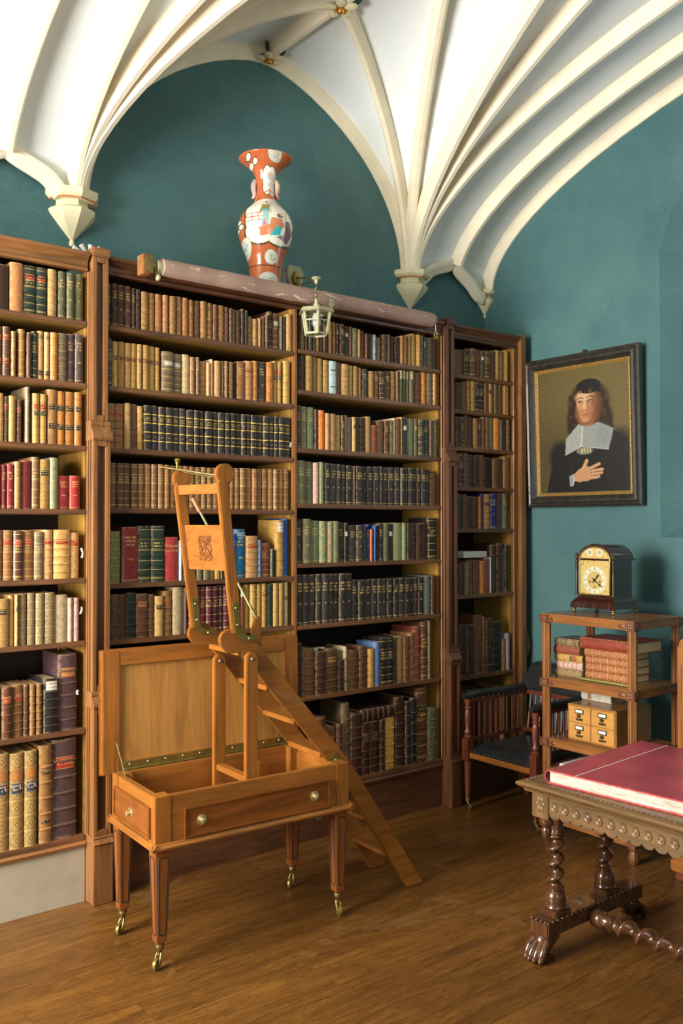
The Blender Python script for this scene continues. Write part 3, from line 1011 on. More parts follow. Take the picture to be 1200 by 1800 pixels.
ROWS = {
 'L': [
  "-14-16:461:db:p 18-41:460:tn:p 42-64:465:gn:gr 65-83:469:gn:gr 85-100.5:472:lt:b 103-116.7:476:og:t 118-131:479:og:t 133-148:481:og:t",
  "-8-5.3:572:br:pR 5.8-18.7:573:br:bR 20-28.5:582:tn:t 33-44.7:578:tn:g 47-55.5:584:db:p 56-66.6:582:gn:g 67.4-77.7:581:lt:pj 78.5-87.8:583:lt:pj 88.6-101:584:or:g 102-118:585:gb:bv 119.5-132.6:586:pu:t 133-147:587:gy:t",
  "-8-6.7:690:lt:t 7-16:696:bk:nr 16.4-28.5:695:gd:n 30-39:702:br:br 44.7-53:680:gb:t 56.7-69.4:691:gd:ne 70-82:692:gd:ne 84-100.7:684:tn:pK 101-114.6:687:or:pK 115.6-131.7:688:or:pK 132-145:689:or:pK",
  "-10-2:817:rd:t 2.5-11.8:817:rd:t 12.5-25:816:rd:t 25.7-37.2:811:tn:n 38.2-55.5:809:rd:p 57-70:803:tn:g 70.5-87.8:807:gd:nk 88.5-102.5:804:sg:n 102.5-122.5:836:rd:t 123.3-141:836:rd:t",
  "-10-5.8:932:tn:gr 7-23.6:932:tn:gr 24.7-40.3:933:br:gr 41.4-59.7:932:tn:gr 60.7-76.4:935:gb:g 77-93.3:931:lt:br 94.4-123:931:lt:br 124-140:936:lt:nr",
  "-6-15.5:1053:tn:nk 16.6-25.7:1046:lt:n 26.4-32.6:1045:lt:pk 33.3-48:1044:gb:n 49-62.5:1043:gb:n 63.5-77.8:1043:gb:n 78.7-95.8:1042:gb:n 96.5-118.7:1046:cr:p 119.4-128.5:1051:pk:p 129-139:1051:pk:p",
  "-14-3:1211:br:b 4-22:1209:br:br 23.6-41.7:1206:tn:br 42.5-52.4:1204:br:b 53-63.3:1204:tn:b 64-75:1203:tn:b 76.5-102.7:1194:bk:bq 104.8-136.7:1151:pu:bo",
  "-10-16.4:1328:bg:nu 17.5-42.5:1326:bg:nu 43.8-65.4:1321:bg:nu 68.9-91.5:1311:tn:bd 93.5-135.7:1302:pu:br"],
 'CL': [
  "188-196.3:497:db:g 197.5-207.4:498:db:t 208-219:500:db:t 220.4-232:502:br:t 233.5-240:506:db:t 240.5-248:508:db:b 249.3-261.2:512:tn:b 262-273.3:514:tn:bd 274-285.7:516:tn:b 287-297:518:tn:b 298.4-309.5:520:tn:b 310-320.3:521:tn:t 321-331:523:tn:b 331.7-341:526:tn:t 342.6-352.8:528:br:b 353.6-363.8:529:tn:b 364.3-374:532:tn:g 374.8-382.8:535:br:b 383.8-395:536:tn:b 395.5-403.2:539:br:b 403.5-408:542:db:b 408.3-414:543:lt:p 415-423:545:br:b 423.6-429.5:543:db:b 430-435.7:546:gn:p 436-444:555:lt:b 444.8-452.8:560:lt:b 453.8-460:559:lt:p 461-466:556:br:p 466.2-471.8:554:br:b 472-480:547:db:g 481-491.5:549:br:gw 492.6-497.3:556:gb:p 497.6-502.4:556:gy:p 503-513.3:552:lt:n",
  "186.5-197.8:594:pu:g 199-208:599:gd:nm 208.4-219:600:gd:nm 220-231.3:602:gd:nm 231.8-241:603:gd:nm 241.3-249.3:605:gd:nm 250.7-261.2:606:gd:nm 262-273.3:608:gd:nm 274-282.5:610:gd:nm 285-304.7:617:gb:gw 305-320.7:621:gb:gw 321.5-334.3:622:cr:n 335-343.6:627:tn:t 344.8-351:628:gb:t 351.3-362.8:634:tn:b 363.4-370:637:lt:p 370.4-376:631:cr:p 377.4-388:634:lt:p 388.6-394:635:br:n 394.5-400.3:635:br:n 401.3-410:636:br:n 410.5-415:636:db:p 416.4-430:635:tn:t 431-444:634:lt:br 444.8-453.8:634:or:t 456-467.8:635:gy:t 469.6-480.5:636:or:t 481.3-488.5:634:gd:ne 489-496:635:gd:ne 498-509.4:634:gd:n",
  "188-202.6:708:tn:br 202.8-218:709:tn:br 219.4-229.9:708:lt:p 230.3-242.7:710:br:b 243-253:713:gd:n 253.6-266:712:dk:y 267-278.4:713:dk:y 279-290.4:715:dk:y 291-303.5:716:dk:y 303.8-315.6:717:dk:y 316.4-327.3:718:dk:y 328.5-341.4:720:dk:y 341.9-350:721:dk:y 350.7-360.2:722:dk:y 361.4-373.3:723:dk:y 373.6-383.3:724:dk:y 383.5-395:725:dk:y 395.3-404.7:726:dk:y 405.7-415:726:dk:y 415.4-424.7:727:dk:y 425.4-433.4:728:dk:y 433.7-441.9:728:dk:y 442.1-452.4:729:dk:y 452.8-462.6:730:dk:y 463-472.8:731:dk:y 473.2-481.8:731:dk:y 482.1-489.3:732:dk:y 490-499.5:732:dk:y 500-511:733:dk:y",
  "187-193.7:813:br:g 194-206:813:br:g 206.3-217.4:814:br:g 217.8-230:814:br:g 231-242.3:815:br:g 242.7-254.4:815:tn:g 254.8-267:815:tn:g 267.5-277.7:816:tn:g 278.4-288.6:816:tn:g 289-298.4:817:tn:g 298.9-309.8:818:tn:g 310.2-321.5:818:tn:g 322-332:819:tn:g 332.3-342.2:820:tn:g 342.6-353.6:821:tn:g 354-363.8:821:tn:g 364.3-374.3:822:tn:g 374.7-384.7:822:tn:g 385-394:822:tn:g 394.3-403.5:822:tn:g 403.8-412:823:tn:g 412.5-422:823:tn:g 422.5-432.5:823:tn:g 433-443:823:tn:g 443.3-452.5:824:tn:g 453-461.5:824:tn:g 462-470.8:824:tn:g 471.2-481:824:tn:g 481.5-489.5:825:tn:g 490-499:825:tn:g 499.5-509:825:tn:g",
  "186.5-191.7:921:pu:g 192.4-212.8:934:g2:n 215.4-243.7:926:rd:t 244-266.4:924:gn:g 266.8-289.7:924:gn:g 291-314:944:rs:p 316-322:950:wt:p 323-330:962:gn:n 330.4-337.8:964:gn:n 338.2-346:964:gn:n 346.5-357:964:gn:n 358-369:965:og:p 369.3-378:965:gd:p 378.3-387:966:gd:p 387.4-390:966:cr:p 397.4-405.4:942:tn:n 405.9-415:938:bl:t 415.6-431.7:930:b2:t 432.8-453.2:942:lt:br 454-459:949:lb:t 460-475.7:954:rb:g 476-481:965:gn:p 485.6-498.8:914:gd:bq 499-506.8:912:bl:p",
  "185-192:1049:pu:p 195.3-208.9:1045:br:b 209.5-222.3:1045:br:b 222.7-239.4:1042:gn:b 239.8-261.2:1044:br:bo 262-272.6:1045:br:b 273-288:1048:lt:pk 289-304:1039:tn:br 304.7-321:1032:cr:p 322-330:1033:pk:p 333-341.4:1033:mr:g 341.7-352.3:1032:mr:g 352.6-363:1032:mr:g 363.3-373.4:1031:mr:g 373.7-384:1031:mr:g 384.4-393.4:1030:mr:g 393.7-404.5:1029:mr:g 405.6-414:1028:mr:g 414.5-421:1028:mr:g 422-429.4:1032:rb:pq 430-439.7:1028:gd:n 440.5-451:1027:gd:n 451.5-460.3:1027:gd:n 460.8-470:1026:gd:br 471.4-480.3:1027:gn:p 481-489.6:1025:gd:n 490-498.5:1025:gd:n 499.3-507:1024:cr:pm"],
 'CR': [
  "523.4-526.8:549:db:p 527.4-535.2:549:db:n 535.8-541.4:551:br:p 542.6-548.8:553:gn:p 549.3-554.4:554:br:p 555-561:555:lt:p 561.7-568.4:557:br:p 569-576.3:561:db:p 577.4-583.6:565:tn:b 584.8-591:566:tn:b 591.5-596.6:568:db:t 597.7-606:569:db:t 607.2-614.6:573:gy:pw 615-619.6:574:br:p 620-628:576:og:t 628.6-633.7:579:lt:p 634.8-638.2:581:br:p 638.8-641.6:583:br:p 642-646:586:br:p 646.4-650.3:586:db:p 651-655:588:gb:p 655.5-661:588:wt:pd 662.5-670:593:gb:p 671.8-679.4:588:br:p 680-686:588:gb:p 686.8-692.8:591:db:p 693.8-702:592:db:p 703-708.6:590:tn:p 709-713.8:591:tn:p 714-716.8:591:tn:p 717-721.4:589:gd:p 722.6-731.3:586:gd:n 732-739.3:588:gd:n 740-743.6:590:gy:p 744-748.3:592:gn:t 749.7-760:593:gb:b 760.3-767.5:594:db:p",
  "523.4-526.8:623:db:p 527-535:624:db:b 537.5-548.8:624:gd:n 549.9-557.5:626:tn:n 558.3-567.9:629:gd:n 568.8-578.2:632:gd:n 578.6-591.6:634:wt:pd 592-600:637:br:p 600.5-613.4:639:lt:b 614-621.3:642:gd:n 621.6-630.3:643:gd:n 631-636:646:tn:p 637-647:648:gy:t 648.3-657.8:652:tn:n 658.8-666.6:652:br:t 667.2-677.4:652:db:g 677.9-687.8:652:br:t 688.2-696.3:652:tn:b 697-700.4:652:br:p 701.6-707:651:og:pc 708-714:651:og:pc 715-719.7:652:og:pc 720.6-727.3:652:og:pc 728-741.6:654:br:b 742-750:654:or:p 751-760.5:655:gb:b 761-765.8:656:lt:b 766-771:657:lt:b",
  "522.6-529.6:712:br:t 530.5-540.7:714:sg:t 541.3-553.3:715:sg:t 553.9-559:719:db:b 560-569.8:721:oo:p 570.8-579:726:lt:p 580-589.7:727:lt:p 590.3-600:729:lt:t 600.4-605.4:730:db:t 606-611.8:730:lt:p 612-618.6:734:gy:p 619-625.3:733:gd:nk 625.6-631.7:733:br:b 632.3-641.6:733:db:b 642-651.4:732:tn:n 652.2-662:747:rb:b 662.5-674.2:740:br:p 674.8-683:739:br:t 683.5-690:738:gb:t 690.5-696:735:cr:p 696.3-704:735:br:b 704.3-708:733:lt:p 709-717:733:gn:pw 717.6-729.2:735:sg:p 729.6-735.4:736:gb:po 736-744.8:736:gy:g 745-755.6:737:gn:t 756-761.7:738:br:p 762.3-770.4:736:og:t",
  "522-536:809:og:t 536.8-550.6:811:og:t 551.8-561.3:813:pk:p 562-570:812:sg:p 570.8-580:814:dk:t 581-592:815:dk:t 592.2-600:816:dk:t 600.8-608.3:817:dk:t 609-619.2:818:dk:t 619.8-624.7:819:gb:t 625.6-638:819:dk:t 638.4-646.3:820:dk:t 646.8-657.3:820:dk:t 657.8-668.3:820:dk:t 668.7-674.5:820:dk:t 675-683:821:dk:t 683.3-694:821:dk:t 694.5-703.7:821:dk:t 704-710.6:822:dk:t 711-716.8:822:dk:t 717.3-725.9:822:dk:t 726.3-732.7:823:dk:t 733-739.7:823:dk:t 740-748.3:824:dk:t 748.6-755.6:824:dk:t 756.4-767.7:832:br:p",
  "521-532.5:915:pu:t 533-547:912:og:t 547.4-562:915:sg:t 562.4-574.5:916:sg:t 574.9-585.6:917:cr:p 586-595.6:916:sg:p 596.2-605.7:918:db:t 606-612.7:919:bk:pw 615-626.8:923:gy:t 627-638:923:gy:t 638.4-644.5:925:gn:p 645-650.2:922:nv:t 650.5-653.4:930:oo:p 653.8-656.4:930:oo:p 656.7-660.2:924:bl:p 661-665:922:bk:p 665.8-672.4:920:bk:t 673-682:920:og:p 683.3-691.7:920:dk:pw 692-706.6:919:sg:p 707-715:919:sg:p 715.6-722.6:920:db:p 723-732:920:db:b 732.5-739.3:920:br:p 739.9-752.3:919:db:p 753.3-767.5:910:bk:g",
  "521-531.5:1010:dk:t 532-543.3:1010:dk:t 544-555.3:1010:dk:t 555.7-565.3:1009:dk:t 565.7-578:1009:gy:t 578.5-586.7:1009:dk:t 587-596.2:1009:dk:t 596.6-607:1008:dk:t 607.9-620:1008:dk:t 620.3-629.8:1019:dk:t 630.5-641.7:1019:dk:t 642-653:1019:dk:t 653.8-663.7:1018:dk:t 664-671:1018:dk:t 671.3-680.4:1018:dk:t 681-691:1017:dk:t 691.4-700.4:1017:dk:t 700.8-710.3:1016:dk:t 710.7-718.8:1016:dk:t 719.2-727.8:1016:dk:t 728.4-735.4:1015:dk:t 735.8-745:1014:bk:t 745.6-757.3:1012:gg:p 757.6-765:1011:db:p",
  "522-532:1131:db:b 532.5-554.5:1141:br:b 555-573:1146:db:b 573.3-593:1142:br:bo 594.3-604.8:1160:db:b 605.8-611.6:1137:cr:pd 612-631.7:1145:br:b 632.3-645.7:1137:br:b 646.3-657.5:1141:gd:p 658.7-668:1129:lb:p 668.6-680.8:1122:bk:g 681.2-691.8:1121:bk:g 692.2-698:1120:bk:p 698.4-709:1119:tn:n 709.5-720:1119:br:b 720.4-728.8:1113:tn:b 729.1-740:1101:rb:b 740.5-751:1093:br:g 751.4-757:1091:gb:p",
  "555-572:1262:br:b 572.6-591.2:1279:br:br 591.8-601.8:1273:br:b 602.7-615.7:1237:gb:b 616-635.3:1256:db:b 636-649.7:1270:db:bk 650-666.4:1268:db:bk 667-677:1265:db:b 677.5-695:1262:gd:b 696.3-712:1226:db:b 712.4-721.6:1233:db:b 722-733:1227:bk:b 734-751.6:1210:br:gk 752.2-768.5:1246:og:b"],
 'R': [
  "800-815.3:613:br:p 816-825.8:612:db:g 826-835.7:612:br:g 836-845:614:br:bd 845.3-851.9:616:gy:pw 852.4-862:616:br:g 862.6-871.6:616:br:p 872-879:615:gd:p 879.3-885:617:br:p 885.3-893.3:616:gd:p",
  "799.6-803.2:672:bk:p 803.5-812:673:db:p 812.5-820.6:672:br:p 821-827:667:gd:br 827.7-834.4:667:gd:br 835-842.7:668:bk:g 843-849.9:668:bk:g 850.4-857.7:672:br:p 858-863.3:673:lt:pk 863.7-868:673:lt:pk 868.4-875:672:gb:p 875.5-882.8:673:br:p 883-890.1:674:gd:p 890.4-894:676:gd:p",
  "800.9-810.2:732:db:p 810.5-817.4:732:db:g 817.7-824.7:729:br:p 825-831.5:733:db:p 832-839:735:tn:p 839.6-845.8:736:db:t 846-852.2:733:br:p 852.4-858:733:gb:p 858.4-866.7:733:gb:n 867-877.5:734:or:p 878-882.3:738:gb:p 882.6-890:736:gy:p 890.3-896:737:br:p",
  "798-806.3:796:db:p 806.6-815.2:796:db:g 815.5-823:797:br:b 823.2-832:799:db:p 832.2-841.8:800:db:p 842-851.3:800:br:p 851.6-865.4:804:bk:b 866.3-875.9:806:br:p 876.3-885:806:br:p 885.2-892:802:tn:p 892.2-896:803:tn:p",
  "801.5-806.6:867:br:p 807.2-814:868:bk:p 814.3-820.7:869:br:p 821-832:872:db:b 832.8-840.7:873:db:p 841-845:873:oo:p 845.6-850:867:nv:p 850.7-861.5:868:gd:bk 862-872.4:867:nv:t 873-876:867:mr:p 876.3-882.6:867:br:p 883-892:867:gg:t",
  "801.7-809.4:993:db:p 810-817:988:db:p 817.7-823.1:988:og:p 823.4-831:984:br:p 833-842.9:984:br:p 843.3-851.4:986:or:p 852-860:982:rb:p 860.8-863.4:980:wt:p 864-872.4:957:db:b 873.2-884:955:db:b 884.6-888:964:tn:p 888.3-894:957:bk:p",
  "801.7-808.7:1106:db:p 809.4-820.7:1097:db:b 821-835.6:1098:db:p 836-848.8:1082:br:b 849-853.8:1084:br:b 854-865.7:1086:db:b 867.8-881.8:1092:bk:b 882-888.8:1123:tn:p 889-895.5:1113:lv:p",
  "812-821.7:1218:br:p 822-831.5:1214:br:p 832-840.5:1220:db:p 841-849.7:1212:br:p 850-858.7:1216:gb:p 859-867.5:1210:br:p 868-879:1213:rb:p 880-887:1208:gd:p 888-896:1215:br:p"]}
ZROW = {'L': ZL, 'CL': ZCL, 'CR': ZCR, 'R': ZR}
BAYN = {'L': 'leftmost bay', 'CL': 'bay left of lantern', 'CR': 'bay right of lantern', 'R': 'narrow corner bay'}
SHELFN = ['top shelf', 'second shelf', 'third shelf', 'fourth shelf', 'fifth shelf', 'sixth shelf', 'seventh shelf', 'bottom shelf']
ORD = ['first', 'second', 'third', 'fourth', 'fifth', 'sixth', 'seventh', 'eighth', 'ninth', 'tenth', 'eleventh', 'twelfth', 'thirteenth', 'fourteenth', 'fifteenth', 'sixteenth',
       'seventeenth', 'eighteenth', 'nineteenth', 'twentieth']
TENS = {2: 'twenty', 3: 'thirty'}


def ordinal(n):
    if n <= 20:
        return ORD[n - 1]
    t, u = divmod(n, 10)
    return {2: 'twentieth', 3: 'thirtieth', 4: 'fortieth'}[t] if u == 0 else TENS[t] + '-' + ORD[u - 1]


# unit book: x 0..1 across the spine, y 0 (spine) .. 1 (fore edge), z 0..1
BANDS = (0.14, 0.30, 0.46, 0.62, 0.78)


def spine_profile(n=8):
    out = []
    for k in range(n + 1):
        a = k / n
        out.append((a, 0.045 * (1 - math.sin(PI * a) ** 0.6)))
    return out


def cover_data(ridged):
    prof = spine_profile()
    outer = [(0.0, 1.0)] + prof + [(1.0, 1.0)]
    inner = [(0.93, 1.0), (0.93, 0.07), (0.07, 0.07), (0.07, 1.0)]
    zs = [(0.0, 0.0)]
    if ridged:
        for b in BANDS:
            zs += [(b - 0.014, 0), (b - 0.007, 1), (b + 0.007, 1), (b + 0.014, 0)]
    zs.append((1.0, 0.0))
    v, f = [], []
    m = len(outer)
    for z, r in zs:
        for (x, y) in outer:
            d = 0.0
            if r and y < 0.5:
                d = -0.028
            v.append((x, y + d, z))
    for i in range(len(zs) - 1):
        for k in range(m - 1):
            f.append((i * m + k, i * m + k + 1, (i + 1) * m + k + 1, (i + 1) * m + k))
    b0 = 0
    t0 = (len(zs) - 1) * m
    iv = len(v)
    for z in (0.0, 1.0):
        for (x, y) in inner:
            v.append((x, y, z))
    for k in range(3):
        f.append((iv + k, iv + k + 1, iv + 4 + k + 1, iv + 4 + k))
    for base, ib in ((b0, iv), (t0, iv + 4)):
        # left board, spine, right board caps
        f.append((base, base + 1, ib + 2, ib + 3))
        f.append(tuple(base + 1 + k for k in range(m - 2)) + (ib + 1, ib + 2))
        f.append((base + m - 2, base + m - 1, ib + 0, ib + 1))
    f.append((0, iv + 3, iv + 7, t0))
    f.append((m - 1, t0 + m - 1, iv + 4, iv))
    return v, f


def mesh_of(name, v, f, mat, smooth=40):
    me = bpy.data.meshes.new(name)
    me.from_pydata(v, [], f)
    bm = bmesh.new()
    bm.from_mesh(me)
    bmesh.ops.recalc_face_normals(bm, faces=bm.faces[:])
    bm.to_mesh(me)
    bm.free()
    me.materials.append(mat)
    me.polygons.foreach_set('use_smooth', [True] * len(me.polygons))
    me.set_sharp_from_angle(angle=math.radians(smooth))
    return me


def label_data():
    prof = spine_profile()
    v, f = [], []
    pts = [(x, y - 0.008) for x, y in prof if 0.04 < x < 0.96]
    for z in (0.0, 1.0):
        for x, y in pts:
            v.append((x, y, z))
    n = len(pts)
    for z in (0.0, 1.0):
        for x, y in pts:
            v.append((x, y + 0.03, z))
    for k in range(n - 1):
        f.append((k, k + 1, n + k + 1, n + k))
        f.append((2 * n + k, 3 * n + k, 3 * n + k + 1, 2 * n + k + 1))
        f.append((k, 2 * n + k, 2 * n + k + 1, k + 1))
        f.append((n + k, n + k + 1, 3 * n + k + 1, 3 * n + k))
    return v, f


CD = {False: cover_data(False), True: cover_data(True)}
LD = label_data()
PB = MB().box(0.07, 0.93, 0.06, 0.965, 0.018, 0.982)
PDATA = (PB.v, PB.f)
COVER = {(s_, r): mesh_of('book_cover_' + s_, *CD[r], BM[(s_, 'obj')]) for s_ in 'pbgtny' for r in (False, True)}
PAGE = mesh_of('page_block', *PDATA, MT['pages'])
LABEL = mesh_of('title_label', *LD, LM['obj'])

BOOKS = []
for bay, rows in ROWS.items():
    for ri, r in enumerate(rows):
        Z = ZROW[bay][ri]
        for k, tok in enumerate(r.split()):
            xs, top, c, st = tok.split(':')
            neg = xs.startswith('-')
            a, b = xs[1:].split('-') if neg else xs.split('-')
            x0, x1 = (-float(a) if neg else float(a)), float(b)
            yc = float(top)
            P0, P1 = on_y(x0, yc, YS), on_y(x1, yc, YS)
            h = max(0.1, P0.z - Z - 0.001)
            up = 3.19 if ri == 0 else ZROW[bay][ri - 1] - 0.032
            h = min(h, up - Z)
            BOOKS.append(dict(bay=bay, row=ri, k=k + 1, X=P0.x, w=max(0.012, P1.x - P0.x - 0.0012), Z=Z + 0.0005, h=h, c=c, st=st, area=(x1 - max(0, x0)) * h,
                              d=min(0.33, 0.14 + 0.16 * h + random.uniform(0, 0.04)), y=YS - 0.010 + random.uniform(0, 0.016)))
LIM = {'L': (-9, 1.834), 'CL': (1.958, 3.124), 'CR': (3.159, 4.354), 'R': (4.475, 5.094)}
for b in BOOKS:
    lo, hi = LIM[b['bay']]
    if b['X'] < lo:
        b['w'], b['X'] = b['w'] - (lo - b['X']), lo
    if b['X'] + b['w'] > hi:
        b['w'] = hi - b['X']
    b['w'] = max(b['w'], 0.008)
BOOKS_SORT = sorted(range(len(BOOKS)), key=lambda i: -BOOKS[i]['area'])
INDIV = set(BOOKS_SORT[:284])


def vary(c):
    k = random.uniform(0.86, 1.14)
    return lin(tuple(max(0, min(255, v * k * random.uniform(0.97, 1.03))) for v in PAL[c]))


def kindword(c, st):
    if st[0] == 'b':
        return 'leather book with raised bands'
    if st[0] == 'g':
        return 'gilt-ruled book'
    if st[0] == 'n':
        return 'gilt-tooled book'
    if st[0] == 'y':
        return 'book with bright gilt bands'
    if st[0] == 't':
        return 'book with gilt title'
    return 'plain book'


def place_book(b):
    st = b['st']
    ridged = st[0] == 'b' or (st[0] == 'g' and b['w'] > 0.05)
    o = bpy.data.objects.new('book', COVER[(st[0], ridged)])
    COL.objects.link(o)
    o.location = (b['X'], b['y'], b['Z'])
    o.scale = (b['w'], b['d'], b['h'])
    o.color = vary(b['c'])
    pg = bpy.data.objects.new('page_block', PAGE)
    COL.objects.link(pg)
    pg.parent = o
    lab = None
    for ch in st[1:]:
        lab = LNAME[ch]
        for z0, z1, lc in LABELS[ch]:
            l = bpy.data.objects.new('title_label' if ch not in 'd' else 'strap', LABEL)
            COL.objects.link(l)
            l.parent = o
            l.location = (0, 0, z0)
            l.scale = (1, 1, z1 - z0)
            l.color = lin(LCOL[lc])
    txt = CNAME[b['c']] + ' ' + ('book with ' + lab if lab else kindword(b['c'], st))
    tag(o, '%s, %s from left, %s, %s' % (txt, ordinal(b['k']), SHELFN[b['row']], BAYN[b['bay']]), 'book', 'books on the shelves of the ' + BAYN[b['bay']])
    return o


BOOKOBJ = {}
for i in sorted(INDIV):
    b = BOOKS[i]
    BOOKOBJ[(b['bay'], b['row'], b['k'])] = place_book(b)

# printed spines that can be read
MT['spinegold'] = plain('spine_gilt_print', (232, 190, 120), 0.4)
MT['spinewhite'] = plain('spine_white_print', (226, 232, 236), 0.5)


def spine_text(key, lines, mat):
    o = BOOKOBJ.get(key)
    if o is None:
        return
    w, d, h = o.scale
    for txt, size, z in lines:
        text_mesh(txt, size, lambda x, y, dd: (0.5 + x / w, -0.004, z + y / h), 0, 'lettering', mat, o)


spine_text(('CL', 4, 6), [('Dictionary', 0.021, 0.80), ('of', 0.012, 0.745), ('Phrase & Fable', 0.0155, 0.69)], MT['spinegold'])
spine_text(('CL', 4, 18), [('Green', 0.020, 0.92), ('Willow', 0.020, 0.87)], MT['spinewhite'])
for r_, z_ in ((7, 0.63),):
    for kk, nm in ((1, 'II'), (2, 'III'), (3, 'IV')):
        spine_text(('L', r_, kk), [('VOL', 0.026, 0.645), (nm, 0.022, 0.605)], MT['spinewhite'])

# the remaining small books, joined
mv, mf, mm, mc, muv = [], [], [], [], []
STY = list('pbgtny')


def add_mass(b):
    for part in ('cover', 'pages', 'label'):
        if part == 'cover':
            jobs = [(CD[b['st'][0] == 'b'], STY.index(b['st'][0]), vary(b['c']), 0.0, 1.0)]
        elif part == 'pages':
            jobs = [(PDATA, 7, (0.4, 0.3, 0.2, 1), 0.0, 1.0)]
        else:
            jobs = [(LD, 6, lin(LCOL[lc]), z0, z1) for ch in b['st'][1:] for z0, z1, lc in LABELS[ch]]
        for (v, f), mi, col, z0, z1 in jobs:
            o = len(mv)
            rr = random.random()
            for (x, y, z) in v:
                zz = z0 + (z1 - z0) * z
                mv.append((b['X'] + x * b['w'], b['y'] + y * b['d'], b['Z'] + zz * b['h']))
                muv.append((x, y, z))
                mc.append((col[0], col[1], col[2], rr))
            for q in f:
                mf.append(tuple(i + o for i in q))
                mm.append(mi)


for i in range(len(BOOKS)):
    if i not in INDIV:
        add_mass(BOOKS[i])
# shelves that the photograph does not show: left end of the first bay and behind the raised lid
for ri, Z in enumerate(ZL):
    xx = -0.26
    while xx < 1.30:
        w = random.uniform(0.025, 0.05)
        add_mass(dict(X=xx, w=w - 0.001, Z=Z + 0.0005, h=random.uniform(0.2, 0.26) * (1.3 if ri > 5 else 1), d=0.2, y=YS - 0.005 + random.uniform(0, 0.015), c=random.choice(['br', 'tn', 'db', 'gn', 'lt']), st=random.choice(['b', 'g', 't', 'p'])))
        xx += w
for Z in (ZCL[6], ZCL[7]):
    xx = 1.98
    while xx < 3.08:
        w = random.uniform(0.03, 0.06)
        add_mass(dict(X=xx, w=w - 0.001, Z=Z + 0.0005, h=random.uniform(0.26, 0.34), d=0.24, y=YS - 0.005 + random.uniform(0, 0.015), c=random.choice(['br', 'tn', 'db', 'db']), st=random.choice(['b', 'g', 'b'])))
        xx += w
me = bpy.data.meshes.new('book_mass')
me.from_pydata(mv, [], mf)
for s_ in STY:
    me.materials.append(BM[(s_, 'att')])
me.materials.append(LM['att'])
me.materials.append(MT['pages'])
me.polygons.foreach_set('material_index', mm)
ca = me.color_attributes.new('bcol', 'FLOAT_COLOR', 'POINT')
ca.data.foreach_set('color', np.array(mc, dtype=np.float32).ravel())
ua = me.attributes.new('buv', 'FLOAT_VECTOR', 'POINT')
ua.data.foreach_set('vector', np.array(muv, dtype=np.float32).ravel())
bm = bmesh.new()
bm.from_mesh(me)
bmesh.ops.recalc_face_normals(bm, faces=bm.faces[:])
bm.to_mesh(me)
bm.free()
me.polygons.foreach_set('use_smooth', [True] * len(me.polygons))
me.set_sharp_from_angle(angle=math.radians(40))
bmo = bpy.data.objects.new('small_books', me)
COL.objects.link(bmo)
tag(bmo, 'remaining thin old books filling gaps on the bookcase shelves', 'books', kind='stuff')


# books lying flat on top of others
def flat_book(label, X0, X1, yspine, z0, z1, depth, c, st, axis='x'):
    """book lying on its side, spine facing out; its long side runs along x (axis='x') or y"""
    o = bpy.data.objects.new('book', COVER[(st[0], st[0] == 'b')])
    COL.objects.link(o)
    L, T = X1 - X0, z1 - z0
    # unit z -> +axis, unit x -> up, unit y -> depth
    if axis == 'x':
        M_ = Matrix(((0, 0, L, X0), (0, depth, 0, yspine), (-T, 0, 0, z1), (0, 0, 0, 1)))
    else:      # spine faces -x at x = yspine, length along y
        M_ = Matrix(((0, depth, 0, yspine), (0, 0, -L, X1), (-T, 0, 0, z1), (0, 0, 0, 1)))
    o.matrix_world = M_
    o.color = lin(PAL[c]) if isinstance(c, str) else lin(c)
    pg = bpy.data.objects.new('page_block', PAGE)
    COL.objects.link(pg)
    pg.parent = o
    for ch in st[1:]:
        for za, zb, lc in LABELS[ch]:
            l = bpy.data.objects.new('title_label', LABEL)
            COL.objects.link(l)
            l.parent = o
            l.location = (0, 0, za)
            l.scale = (1, 1, zb - za)
            l.color = lin(LCOL[lc])
    return tag(o, label, 'book')


p0, p1 = on_y(637, 1253, YS), on_y(694, 1240, YS)
zt = max(b['Z'] + b['h'] for b in BOOKS if b['bay'] == 'CR' and b['row'] == 7 and 6 <= b['k'] <= 9)
flat_book('dark brown ridged book lying flat atop upright books, bottom shelf right of lantern', p0.x, p1.x, YS - 0.005, zt + 0.001, zt + 0.075, 0.2, 'db', 'b')
p0, p1 = on_y(822, 970, YS), on_y(863, 970, YS)
zt = max(b['Z'] + b['h'] for b in BOOKS if b['bay'] == 'R' and b['row'] == 5 and b['k'] <= 8)
ob = MB().box(p0.x, p1.x, 4.46, 4.70, zt + 0.001, zt + 0.045).build('document_box', MT['paper'], bevel=0.002)
tag(ob, 'pale grey flat box lying across books on the sixth shelf of narrow corner bay', 'box')

# paper slips hanging from bindings
for n_, (px, py, wh, lbl) in enumerate([(143, 972, (0.007, 0.05), 'white paper slip curling beside the fifth shelf end of leftmost bay'),
                                       (142, 1073, (0.007, 0.035), 'white paper tag beside the sixth shelf end of leftmost bay'),
                                       (511, 782, (0.010, 0.03), 'white paper slip by gilt-banded dark volumes on third shelf'),
                                       (137, 1217, (0.010, 0.022), 'small white tag beside large purplish brown book on seventh shelf')]):
    P = on_y(px, py, 4.40)
    s = MB()
    pts = []
    for i in range(6):
        a = i / 5.0
        pts.append((P.x + 0.006 * math.sin(a * 3 + n_), 4.404 - 0.006 * math.sin(a * 2.5), P.z + wh[1] * (0.5 - a)))
    for i in range(5):
        a, b = pts[i], pts[i + 1]
        s.box(min(a[0], b[0]) - wh[0] / 2, max(a[0], b[0]) + wh[0] / 2, a[1] - 0.0006, a[1] + 0.0006, b[2], a[2])
    tag(s.build('paper_slip', MT['paper'], smooth=0), lbl, 'paper slip', 'paper slips on the bookcases')
P = on_y(540, 1140, 4.47)
